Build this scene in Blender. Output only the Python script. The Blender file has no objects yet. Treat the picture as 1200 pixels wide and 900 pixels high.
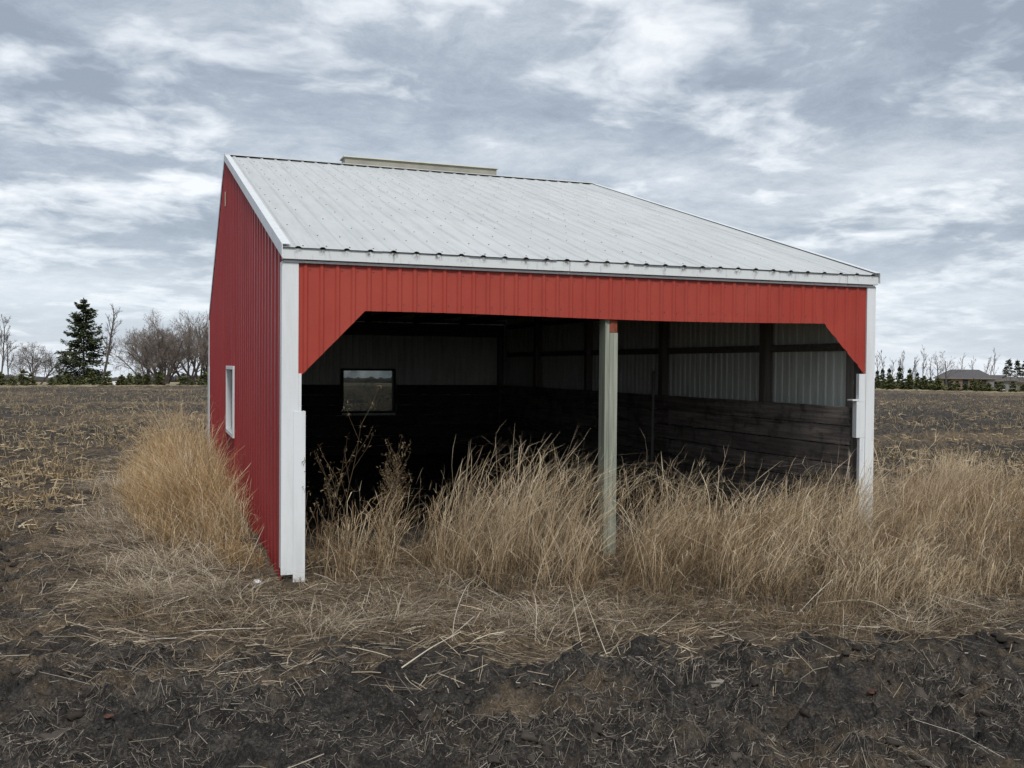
import bpy, bmesh, math
import numpy as np
from mathutils import Matrix, Vector

# ---------------------------------------------------------------- camera, sky, sun, exposure
S = bpy.context.scene
COL = S.collection
CAM = np.array([-1.189, -9.8449, 2.1235])
F, PITCH, ROLL, YAW = 1151.98, -0.0184, 0.0084, 0.3493
cam_data = bpy.data.cameras.new('camera')
cam_data.sensor_width = 36.0
cam_data.lens = F / 1200.0 * 36.0
cam_data.clip_start = 0.05
cam_data.clip_end = 12000
cam = bpy.data.objects.new('camera', cam_data)
COL.objects.link(cam)
cr, sr = math.cos(ROLL), math.sin(ROLL)
cp, sp = math.cos(PITCH), math.sin(PITCH)
R0 = Vector((math.cos(YAW), -math.sin(YAW), 0))
D0 = Vector((math.sin(YAW), math.cos(YAW), 0))
U0 = Vector((0, 0, 1))
DV = D0 * cp + U0 * sp
UV = -D0 * sp + U0 * cp
RX = R0 * cr + UV * sr
UX = -R0 * sr + UV * cr
m = Matrix((RX, UX, -DV)).transposed().to_4x4()
m.translation = Vector(CAM)
cam.matrix_world = m
S.camera = cam
S.view_settings.view_transform = 'Standard'
S.view_settings.look = 'None'
S.view_settings.exposure = 0.86
S.view_settings.gamma = 1.0
S.view_settings.use_curve_mapping = False

SUN_EL, SUN_DIR = 44.0, (-0.07, -0.99)          # towards the sun, behind the camera
az = math.atan2(SUN_DIR[0], SUN_DIR[1])
world = bpy.data.worlds.new('World')
S.world = world
world.use_nodes = True
wn, wl = world.node_tree.nodes, world.node_tree.links
wn.clear()


def N(nodes, kind, **kw):
    n = nodes.new(kind)
    for k, v in kw.items():
        if k.startswith('i_'):
            n.inputs[k[2:].replace('_', ' ')].default_value = v
        else:
            setattr(n, k, v)
    return n


def ramp(nodes, stops, interp='LINEAR'):
    r = nodes.new('ShaderNodeValToRGB')
    r.color_ramp.interpolation = interp
    e = r.color_ramp.elements
    while len(e) < len(stops):
        e.new(0.5)
    for el, (p, c) in zip(e, stops):
        el.position = p
        el.color = (c[0], c[1], c[2], 1) if isinstance(c, (tuple, list)) else (c, c, c, 1)
    return r


def mth(nodes, links, op, a, b=None):
    n = nodes.new('ShaderNodeMath')
    n.operation = op
    for i, v in enumerate((a, b)):
        if v is None:
            continue
        if isinstance(v, (int, float)):
            n.inputs[i].default_value = v
        else:
            links.new(v, n.inputs[i])
    return n.outputs[0]


def mixc(nodes, links, fac, a, b, blend='MIX'):
    n = nodes.new('ShaderNodeMix')
    n.data_type = 'RGBA'
    n.blend_type = blend
    for i, v in ((0, fac), (6, a), (7, b)):
        if isinstance(v, (int, float)):
            n.inputs[i].default_value = v
        elif isinstance(v, (tuple, list)):
            n.inputs[i].default_value = (v[0], v[1], v[2], 1)
        else:
            links.new(v, n.inputs[i])
    return n.outputs[2]


# cloud deck: noise on the view direction projected on a flat layer, over a Nishita sky
tc = N(wn, 'ShaderNodeTexCoord')
sep = N(wn, 'ShaderNodeSeparateXYZ')
wl.new(tc.outputs['Generated'], sep.inputs[0])
zc = mth(wn, wl, 'ADD', mth(wn, wl, 'MAXIMUM', sep.outputs[2], 0.0), 0.17)
cmb = N(wn, 'ShaderNodeCombineXYZ')
wl.new(mth(wn, wl, 'DIVIDE', sep.outputs[0], zc), cmb.inputs[0])
wl.new(mth(wn, wl, 'DIVIDE', sep.outputs[1], zc), cmb.inputs[1])
cmb.inputs[2].default_value = 3.7
wrp = N(wn, 'ShaderNodeTexNoise', i_Scale=1.6, i_Detail=4.0, i_Roughness=0.55)
wl.new(cmb.outputs[0], wrp.inputs['Vector'])
wv = N(wn, 'ShaderNodeVectorMath', operation='MULTIPLY_ADD')
wl.new(wrp.outputs['Color'], wv.inputs[0])
wv.inputs[1].default_value = (0.30, 0.30, 0.0)
wl.new(cmb.outputs[0], wv.inputs[2])
n1 = N(wn, 'ShaderNodeTexNoise', i_Scale=1.05, i_Detail=10.0, i_Roughness=0.60)
n2 = N(wn, 'ShaderNodeTexNoise', i_Scale=4.2, i_Detail=9.0, i_Roughness=0.62)
vo = N(wn, 'ShaderNodeTexNoise', i_Scale=2.1, i_Detail=5.0, i_Roughness=0.55)
for n in (n1, n2, vo):
    wl.new(wv.outputs[0], n.inputs['Vector'])
s = mth(wn, wl, 'ADD', mth(wn, wl, 'MULTIPLY', n1.outputs[0], 0.70), mth(wn, wl, 'MULTIPLY', n2.outputs[0], 0.27))
s = mth(wn, wl, 'ADD', s, mth(wn, wl, 'MULTIPLY', mth(wn, wl, 'SUBTRACT', mth(wn, wl, 'ABSOLUTE', mth(wn, wl, 'SUBTRACT', vo.outputs[0], 0.5)), 0.05), 0.45))
CR = ramp(wn, [(0.40, (1.85, 2.12, 2.52)), (0.45, (2.4, 2.70, 3.12)), (0.495, (3.15, 3.45, 3.82)), (0.545, (4.05, 4.3, 4.6)), (0.63, (5.3, 5.45, 5.6))])
wl.new(s, CR.inputs[0])
sky = N(wn, 'ShaderNodeTexSky', sky_type='NISHITA')
sky.sun_disc = False
sky.sun_elevation = math.radians(SUN_EL)
sky.sun_rotation = az
hz = ramp(wn, [(0.0, 0.0), (0.05, 0.10), (0.14, 1.0)])        # deck thins into bright distance
wl.new(sep.outputs[2], hz.inputs[0])
low = mixc(wn, wl, 0.55, CR.outputs[0], (4.4, 4.85, 5.4))
deck = mixc(wn, wl, hz.outputs[0], low, CR.outputs[0])
cover = mixc(wn, wl, 0.93, sky.outputs[0], deck)
bg = N(wn, 'ShaderNodeBackground')
bg.inputs[1].default_value = 0.1
wl.new(cover, bg.inputs[0])
wo = N(wn, 'ShaderNodeOutputWorld')
wl.new(bg.outputs[0], wo.inputs[0])

sun_d = bpy.data.lights.new('sun', 'SUN')
sun_d.energy = 1.5
sun_d.angle = math.radians(11)
sun_d.color = (1.0, 0.965, 0.91)
sun = bpy.data.objects.new('sun', sun_d)
COL.objects.link(sun)
hd = Vector((SUN_DIR[0], SUN_DIR[1], 0)).normalized() * math.cos(math.radians(SUN_EL))
sun.rotation_euler = Vector((hd.x, hd.y, math.sin(math.radians(SUN_EL)))).to_track_quat('Z', 'Y').to_euler()
sun.location = (3, -15, 20)

# ---------------------------------------------------------------- helpers
rng = np.random.default_rng(11)


def mesh_np(name, verts, faces, attrs=None, smooth=False):
    """verts (n,3); faces (m,k) all of one size"""
    me = bpy.data.meshes.new(name)
    verts = np.ascontiguousarray(verts, dtype=np.float32)
    faces = np.ascontiguousarray(faces, dtype=np.int32)
    k = faces.shape[1]
    me.vertices.add(len(verts))
    me.vertices.foreach_set('co', verts.ravel())
    me.loops.add(faces.size)
    me.loops.foreach_set('vertex_index', faces.ravel())
    me.polygons.add(len(faces))
    me.polygons.foreach_set('loop_start', np.arange(0, faces.size, k, dtype=np.int32))
    if smooth:
        me.polygons.foreach_set('use_smooth', np.ones(len(faces), dtype=bool))
    for an, av in (attrs or {}).items():
        a = me.attributes.new(an, 'FLOAT', 'POINT')
        a.data.foreach_set('value', np.ascontiguousarray(av, dtype=np.float32).ravel())
    me.update(calc_edges=True)
    me.validate()
    return me


def link(name, me, mats, parent=None, loc=None):
    o = bpy.data.objects.new(name, me)
    COL.objects.link(o)
    if me is not None and not len(me.materials):
        for mt in (mats if isinstance(mats, (list, tuple)) else [mats]):
            me.materials.append(mt)
    if parent is not None:
        o.parent = parent
    if loc is not None:
        o.location = loc
    return o


def tag(o, label=None, cat=None, group=None, kind=None):
    for k, v in (('label', label), ('category', cat), ('group', group), ('kind', kind)):
        if v:
            o[k] = v
    return o


def empty(name, loc=(0, 0, 0)):
    o = bpy.data.objects.new(name, None)
    o.empty_display_size = 0.2
    COL.objects.link(o)
    o.location = loc
    return o


class MB:
    """collects polygons into one mesh"""

    def __init__(self):
        self.v, self.f, self.m = [], [], []

    def poly(self, pts, mi=0):
        b = len(self.v)
        self.v += [tuple(p) for p in pts]
        self.f.append(list(range(b, b + len(pts))))
        self.m.append(mi)

    def box(self, x0, x1, y0, y1, z0, z1, mi=0, bev=0.0):
        return self.hexa([(x0, y0, z0), (x1, y0, z0), (x1, y1, z0), (x0, y1, z0), (x0, y0, z1), (x1, y0, z1), (x1, y1, z1), (x0, y1, z1)], mi)

    def hexa(self, p, mi=0):
        b = len(self.v)
        self.v += [tuple(q) for q in p]
        for q in ((0, 3, 2, 1), (4, 5, 6, 7), (0, 1, 5, 4), (1, 2, 6, 5), (2, 3, 7, 6), (3, 0, 4, 7)):
            self.f.append([b + i for i in q])
            self.m.append(mi)

    def bar(self, a, b, w, h, up=(0, 0, 1), mi=0):
        a, b, up = Vector(a), Vector(b), Vector(up)
        d = (b - a).normalized()
        s_ = d.cross(up).normalized() * (w / 2)
        t_ = s_.cross(d).normalized() * (h / 2)
        self.hexa([a - s_ - t_, b - s_ - t_, b + s_ - t_, a + s_ - t_, a - s_ + t_, b - s_ + t_, b + s_ + t_, a + s_ + t_], mi)

    def cyl(self, a, b, r0, r1, n=8, mi=0):
        a, b = Vector(a), Vector(b)
        d = (b - a).normalized()
        q = Vector((1, 0, 0)) if abs(d.x) < 0.8 else Vector((0, 1, 0))
        s_ = d.cross(q).normalized()
        t_ = d.cross(s_)
        A = [a + (s_ * math.cos(2 * math.pi * i / n) + t_ * math.sin(2 * math.pi * i / n)) * r0 for i in range(n)]
        B = [b + (s_ * math.cos(2 * math.pi * i / n) + t_ * math.sin(2 * math.pi * i / n)) * r1 for i in range(n)]
        base = len(self.v)
        self.v += [tuple(p) for p in A + B]
        for i in range(n):
            j = (i + 1) % n
            self.f.append([base + i, base + j, base + n + j, base + n + i])
            self.m.append(mi)
        self.f.append([base + n + i for i in range(n)])
        self.m.append(mi)
        self.f.append([base + i for i in range(n)][::-1])
        self.m.append(mi)

    def mesh(self, name, bevel=0.0):
        me = bpy.data.meshes.new(name)
        me.from_pydata(self.v, [], self.f)
        me.polygons.foreach_set('material_index', self.m)
        me.update()
        if bevel:
            bm = bmesh.new()
            bm.from_mesh(me)
            bmesh.ops.remove_doubles(bm, verts=bm.verts, dist=1e-5)
            bmesh.ops.recalc_face_normals(bm, faces=bm.faces)
            bmesh.ops.bevel(bm, geom=bm.edges[:], offset=bevel, segments=1, affect='EDGES', profile=0.5)
            bm.to_mesh(me)
            bm.free()
        return me

    def build(self, name, mats, parent=None, bevel=0.0, loc=None):
        return link(name, self.mesh(name, bevel), mats, parent, loc)


# lattice noise in numpy
def vnoise(x, y, seed=0):
    xi, yi = np.floor(x).astype(np.int64), np.floor(y).astype(np.int64)
    fx, fy = x - xi, y - yi
    fx, fy = fx * fx * fx * (fx * (fx * 6 - 15) + 10), fy * fy * fy * (fy * (fy * 6 - 15) + 10)

    def h(a, b):
        n = (a * 374761393 + b * 668265263 + seed * 982451653) & 0xFFFFFFFF
        n = ((n ^ (n >> 13)) * 1274126177) & 0xFFFFFFFF
        n = ((n ^ (n >> 16)) * 2246822519) & 0xFFFFFFFF
        return ((n ^ (n >> 15)) & 0xFFFFFF) / float(0xFFFFFF)
    a, b, c, d = h(xi, yi), h(xi + 1, yi), h(xi, yi + 1), h(xi + 1, yi + 1)
    return (a + (b - a) * fx) * (1 - fy) + (c + (d - c) * fx) * fy


def fbm(x, y, oct=4, seed=0, gain=0.5):
    t, amp, tot = 0, 1.0, 0
    for i in range(oct):
        t = t + amp * vnoise(x * 2 ** i + 17.3 * i, y * 2 ** i - 9.1 * i, seed + i)
        tot += amp
        amp *= gain
    return t / tot


def sstep(a, b, x):
    t = np.clip((x - a) / (b - a), 0, 1)
    return t * t * (3 - 2 * t)


# ---------------------------------------------------------------- barn dimensions (metres)
W, D, YR = 7.10, 13.46, 8.30
HE, HR = 3.15, 5.77            # wall tops at the eave, ridge


def roofz(y):
    """top of the gable wall at depth y"""
    return HE + 0.02 + (HR - HE - 0.06) * (y / YR if y <= YR else (D - y) / (D - YR))


# ---------------------------------------------------------------- ground zones and height
EX = np.array([-30, -9, -5, -2.3, -0.7, 1.1, 2.6, 4.6, 6.2, 9, 14, 40])
EY = np.array([-1.2, -1.3, -1.7, -2.5, -3.3, -3.75, -4.15, -4.3, -4.25, -3.6, -3.0, -2.0])


def edge_y(x):
    return np.interp(x, EX, EY)


def zones(x, y):
    """straw cover 0..1 from how thick the dead grass lies"""
    wob = (fbm(x * 0.7, y * 0.7, 3, 5) - 0.5)
    fine = (fbm(x * 3.1, y * 3.1, 3, 15) - 0.5)
    dy = y - edge_y(x) + wob * 2.0 + fine * 1.1
    # mown-down litter all round the barn
    ex = np.maximum(np.maximum(-1.3 - x, x - (W + 5.0)), 0)
    ey = np.maximum(y - (D + 1.5), 0)
    dist = np.hypot(ex, ey) + wob * 2.2 + fine * 1.6
    lft = 1 - sstep(-0.5, 2.5, x)
    litter = sstep(-0.3 - 0.6 * lft, 0.9 + 0.9 * lft, dy) * (1 - sstep(0.1, 1.5, dist))
    inside = sstep(0.0, 0.25, x) * sstep(0.0, 0.25, W - x) * sstep(0.9, 2.0, y) * sstep(0.0, 0.25, D - y)
    far = np.hypot(x - CAM[0], y - CAM[1])
    fld = (1 - litter) * sstep(0.3, 4.5, dy)
    field = fld * (0.12 + 0.16 * sstep(14, 40, far) + 0.14 * sstep(40, 95, far) + 1.0 * (fbm(x * 0.09, y * 0.22, 3, 31) - 0.5))
    soil = 0.24 + 0.7 * (fbm(x * 0.9, y * 1.7, 3, 55) - 0.5) + 0.18 * sstep(-3.2, -1.0, y) * (1 - sstep(-2.0, -0.5, x)) * (1 - sstep(10, 20, y))
    verge = sstep(82, 87, np.hypot(x - 12, y - 2) + (fbm(x * 0.1, y * 0.1, 2, 77) - .5) * 6)
    s_ = np.clip(np.maximum(litter * 0.60, np.maximum(field, soil)), 0, 1) * (1 - inside * 0.75)
    return s_, litter, inside, verge


def drop(x, y):
    far = np.hypot(x - 12, y - 2)
    return -0.018 * np.maximum(far - 81 + 8 * np.exp(-np.maximum(far - 81, 0) / 8) - 8, 0) * (far > 81)


def gheight(x, y, fine=True):
    s_, lit, ins, ver = zones(x, y)
    dy = y - edge_y(x)
    rough = (1 - 0.72 * lit) * (1 - 0.8 * ins)
    far = np.hypot(x - CAM[0], y - CAM[1])
    a = (fbm(x * 1.2, y * 2.2, 3, 3) - 0.5) * 0.22 + (fbm(x * 4.2, y * 6.0, 3, 9) - 0.5) * 0.17
    lump = fbm(x * 11, y * 11, 3, 21)
    a = a + np.maximum(lump - 0.48, 0) * 0.24
    a = a * rough
    lip = 0.05 * np.exp(-((dy + 0.10) / 0.15) ** 2) * (0.3 + 1.3 * fbm(x * 1.9, y * 0 + 4, 3, 8)) * sstep(1.0, 2.2, x) \
        + 0.05 * np.exp(-((dy + 0.2) / 0.3) ** 2) * fbm(x * 1.3, y * 0 + 1, 2, 18) * (1 - sstep(1.0, 2.2, x))
    lip = lip * (1 + 0.8 * (lump - 0.5))
    mat = lit * ((fbm(x * 2.2, y * 2.2, 3, 41) - 0.5) * 0.16 + (fbm(x * 8, y * 8, 2, 43) - 0.5) * 0.05)
    rows = 0.03 * np.sin((y + 0.35 * x) * 2 * math.pi / 0.76) * sstep(3, 9, dy) * (1 - lit) * (1 - sstep(60, 90, far))
    big = 0.25 * (fbm(x * 0.03, y * 0.03, 2, 60) - 0.5) * sstep(16, 40, far)
    return a + lip + mat + rows + big + drop(x, y) - 0.01


# ---------------------------------------------------------------- materials
def new_mat(name):
    mt = bpy.data.materials.new(name)
    mt.use_nodes = True
    nt = mt.node_tree
    nt.nodes.clear()
    out = nt.nodes.new('ShaderNodeOutputMaterial')
    b = nt.nodes.new('ShaderNodeBsdfPrincipled')
    nt.links.new(b.outputs[0], out.inputs[0])
    return mt, nt.nodes, nt.links, b, out


def coords(n, l, scale=(1, 1, 1), kind='Object'):
    t = n.new('ShaderNodeTexCoord')
    mp = n.new('ShaderNodeMapping')
    mp.inputs['Scale'].default_value = scale
    l.new(t.outputs[kind], mp.inputs[0])
    return mp.outputs[0]


def noise(n, l, vec, scale, detail=4, rough=0.55, dist=0.0):
    t = N(n, 'ShaderNodeTexNoise', i_Scale=scale, i_Detail=detail, i_Roughness=rough, i_Distortion=dist)
    l.new(vec, t.inputs['Vector'])
    return t.outputs[0]


def bump(n, l, h, strength, dist, b):
    bp = n.new('ShaderNodeBump')
    bp.inputs['Strength'].default_value = strength
    bp.inputs['Distance'].default_value = dist
    l.new(h, bp.inputs['Height'])
    l.new(bp.outputs[0], b.inputs['Normal'])


def m_ground():
    mt, n, l, b, o = new_mat('soil and straw')
    v = coords(n, l)
    at = N(n, 'ShaderNodeAttribute', attribute_name='straw')
    vg = N(n, 'ShaderNodeAttribute', attribute_name='verge')
    soil = ramp(n, [(0.36, (0.013, 0.012, 0.012)), (0.5, (0.046, 0.042, 0.038)), (0.64, (0.14, 0.125, 0.108))])
    l.new(mth(n, l, 'ADD', mth(n, l, 'MULTIPLY', noise(n, l, v, 7, 8, 0.68), 0.5), mth(n, l, 'MULTIPLY', noise(n, l, v, 55, 4, 0.7), 0.5)), soil.inputs[0])
    straw = ramp(n, [(0.30, (0.055, 0.041, 0.029)), (0.5, (0.18, 0.133, 0.085)), (0.70, (0.42, 0.32, 0.21))])
    vs = coords(n, l, (1.0, 0.45, 1.0))
    l.new(noise(n, l, vs, 38, 6, 0.7, 1.5), straw.inputs[0])
    f = mth(n, l, 'ADD', at.outputs['Fac'], mth(n, l, 'MULTIPLY', mth(n, l, 'SUBTRACT', noise(n, l, v, 2.6, 7, 0.72, 0.4), 0.5), 1.7))
    fr = ramp(n, [(0.26, 0.0), (0.75, 1.0)])
    l.new(f, fr.inputs[0])
    c = mixc(n, l, fr.outputs[0], soil.outputs[0], straw.outputs[0])
    ver = ramp(n, [(0.35, (0.20, 0.165, 0.10)), (0.65, (0.34, 0.29, 0.19))])
    l.new(noise(n, l, v, 0.35, 5, 0.6), ver.inputs[0])
    c = mixc(n, l, vg.outputs['Fac'], c, ver.outputs[0])
    l.new(c, b.inputs['Base Color'])
    b.inputs['Roughness'].default_value = 0.95
    b.inputs['Specular IOR Level'].default_value = 0.15
    h = mth(n, l, 'ADD', noise(n, l, v, 24, 7, 0.7), mth(n, l, 'MULTIPLY', noise(n, l, vs, 90, 3, 0.6, 1.0), 0.4))
    bump(n, l, h, 1.0, 0.05, b)
    return mt


def m_tone(name, stops, rough=0.85, transl=0.25, attr='tone'):
    """plant matter: colour picked per blade from the 'tone' attribute"""
    mt, n, l, b, o = new_mat(name)
    at = N(n, 'ShaderNodeAttribute', attribute_name=attr)
    r = ramp(n, stops)
    l.new(at.outputs['Fac'], r.inputs[0])
    v = coords(n, l)
    c = mixc(n, l, mth(n, l, 'MULTIPLY', noise(n, l, v, 18, 3), 0.4), r.outputs[0], (0.10, 0.075, 0.05))
    l.new(c, b.inputs['Base Color'])
    b.inputs['Roughness'].default_value = rough
    b.inputs['Specular IOR Level'].default_value = 0.2
    if transl:
        t = n.new('ShaderNodeBsdfTranslucent')
        l.new(c, t.inputs[0])
        mx = n.new('ShaderNodeMixShader')
        mx.inputs[0].default_value = transl
        l.new(b.outputs[0], mx.inputs[1])
        l.new(t.outputs[0], mx.inputs[2])
        l.new(mx.outputs[0], o.inputs[0])
    return mt


def m_steel(name, base, dirt, amount, rough, streak=(1, 1, 0.12), fade=None, spec=0.4):
    mt, n, l, b, o = new_mat(name)
    v = coords(n, l, streak)
    v2 = coords(n, l)
    g = ramp(n, [(0.45, 0.0), (0.80, 1.0)])
    l.new(noise(n, l, v, 9, 7, 0.65), g.inputs[0])
    c = mixc(n, l, mth(n, l, 'MULTIPLY', g.outputs[0], amount), base, dirt)
    if fade:
        fr = ramp(n, [(0.35, 0.0), (0.7, 1.0)])
        l.new(noise(n, l, v2, 0.9, 5, 0.6), fr.inputs[0])
        c = mixc(n, l, mth(n, l, 'MULTIPLY', fr.outputs[0], 0.55), c, fade)
    oi = n.new('ShaderNodeObjectInfo')
    c = mixc(n, l, mth(n, l, 'MULTIPLY', oi.outputs['Random'], 0.16), c, dirt)
    l.new(c, b.inputs['Base Color'])
    rr = mth(n, l, 'ADD', mth(n, l, 'MULTIPLY', noise(n, l, v2, 3.5, 4), 0.25), rough - 0.12)
    l.new(rr, b.inputs['Roughness'])
    b.inputs['Specular IOR Level'].default_value = spec
    bump(n, l, noise(n, l, v2, 2.3, 3), 0.18, 0.012, b)
    return mt


def m_grime_trim():
    """white painted trim with dark weather stains running down from the top edge"""
    mt, n, l, b, o = new_mat('white trim with mildew')
    v = coords(n, l, (6.5, 6.5, 1.6))
    v2 = coords(n, l)
    a = ramp(n, [(0.56, 0.0), (0.72, 1.0)])
    l.new(noise(n, l, v, 2.2, 8, 0.7), a.inputs[0])
    c = mixc(n, l, mth(n, l, 'MULTIPLY', a.outputs[0], 0.55), (0.60, 0.63, 0.64), (0.13, 0.13, 0.12))
    d = ramp(n, [(0.60, 0.0), (0.70, 1.0)])
    l.new(noise(n, l, v2, 13, 6, 0.75), d.inputs[0])
    c = mixc(n, l, mth(n, l, 'MULTIPLY', d.outputs[0], 0.35), c, (0.22, 0.21, 0.19))
    # soot-coloured mildew where water drips off the end of each roof rib
    sx = n.new('ShaderNodeSeparateXYZ')
    l.new(v2, sx.inputs[0])
    fr = mth(n, l, 'FRACT', mth(n, l, 'ADD', mth(n, l, 'DIVIDE', mth(n, l, 'SUBTRACT', sx.outputs[0], -0.016 + 0.2375 * 0.62), 0.2375), 100.5))
    dx = mth(n, l, 'ABSOLUTE', mth(n, l, 'SUBTRACT', fr, 0.5))
    near = ramp(n, [(0.05, 1.0), (0.24, 0.0)])
    l.new(dx, near.inputs[0])
    top = ramp(n, [(0.0, 0.0), (1.0, 1.0)])
    l.new(mth(n, l, 'DIVIDE', mth(n, l, 'SUBTRACT', sx.outputs[2], 3.185), 0.07), top.inputs[0])
    bl = ramp(n, [(0.42, 0.0), (0.60, 1.0)])
    l.new(noise(n, l, coords(n, l, (1, 1, 0.6)), 26, 6, 0.7), bl.inputs[0])
    pt = ramp(n, [(0.38, 0.15), (0.62, 1.0)])
    l.new(noise(n, l, v2, 0.8, 3), pt.inputs[0])
    mk = mth(n, l, 'MULTIPLY', mth(n, l, 'MULTIPLY', near.outputs[0], top.outputs[0]), mth(n, l, 'MULTIPLY', bl.outputs[0], pt.outputs[0]))
    c = mixc(n, l, mth(n, l, 'MINIMUM', mth(n, l, 'MULTIPLY', mk, 1.6), 0.9), c, (0.045, 0.042, 0.038))
    l.new(c, b.inputs['Base Color'])
    b.inputs['Roughness'].default_value = 0.5
    bump(n, l, noise(n, l, v2, 3, 3), 0.2, 0.01, b)
    return mt


def m_wood(name, dark, light, axis=0, rough=0.85, stain=None):
    mt, n, l, b, o = new_mat(name)
    sc = [22, 22, 22]
    sc[axis] = 0.9
    v = coords(n, l, tuple(sc))
    oi = n.new('ShaderNodeObjectInfo')
    off = n.new('ShaderNodeVectorMath')
    off.operation = 'ADD'
    l.new(v, off.inputs[0])
    mul = mth(n, l, 'MULTIPLY', oi.outputs['Random'], 60.0)
    cb = n.new('ShaderNodeCombineXYZ')
    for i in range(3):
        l.new(mul, cb.inputs[i])
    l.new(cb.outputs[0], off.inputs[1])
    g = noise(n, l, off.outputs[0], 1.0, 7, 0.65, 0.6)
    r = ramp(n, [(0.3, dark), (0.7, light)])
    l.new(g, r.inputs[0])
    c = mixc(n, l, mth(n, l, 'MULTIPLY', oi.outputs['Random'], 0.45), r.outputs[0], dark)
    if stain:
        v2 = coords(n, l)
        st = ramp(n, [(0.5, 0.0), (0.66, 1.0)])
        l.new(noise(n, l, v2, 3.2, 6, 0.7), st.inputs[0])
        c = mixc(n, l, mth(n, l, 'MULTIPLY', st.outputs[0], 0.7), c, stain)
    l.new(c, b.inputs['Base Color'])
    b.inputs['Roughness'].default_value = rough
    b.inputs['Specular IOR Level'].default_value = 0.25
    bump(n, l, g, 0.5, 0.006, b)
    return mt


def m_plain(name, col, rough=0.8, var=0.3, scale=4.0, spec=0.3):
    mt, n, l, b, o = new_mat(name)
    v = coords(n, l)
    r = ramp(n, [(0.3, tuple(c * (1 - var) for c in col)), (0.7, tuple(c * (1 + var) for c in col))])
    l.new(noise(n, l, v, scale, 6, 0.65), r.inputs[0])
    l.new(r.outputs[0], b.inputs['Base Color'])
    b.inputs['Roughness'].default_value = rough
    b.inputs['Specular IOR Level'].default_value = spec
    return mt


def m_glass():
    mt, n, l, b, o = new_mat('dusty window glass')
    v = coords(n, l)
    b.inputs['Base Color'].default_value = (0.22, 0.23, 0.21, 1)
    b.inputs['Roughness'].default_value = 0.16
    b.inputs['Specular IOR Level'].default_value = 0.6
    tr = n.new('ShaderNodeBsdfTransparent')
    tr.inputs[0].default_value = (0.62, 0.65, 0.63, 1)
    mx = n.new('ShaderNodeMixShader')
    r = ramp(n, [(0.3, 0.35), (0.75, 0.62)])
    l.new(noise(n, l, v, 4, 6, 0.65), r.inputs[0])
    l.new(r.outputs[0], mx.inputs[0])
    l.new(tr.outputs[0], mx.inputs[1])
    l.new(b.outputs[0], mx.inputs[2])
    l.new(mx.outputs[0], o.inputs[0])
    return mt


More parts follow.
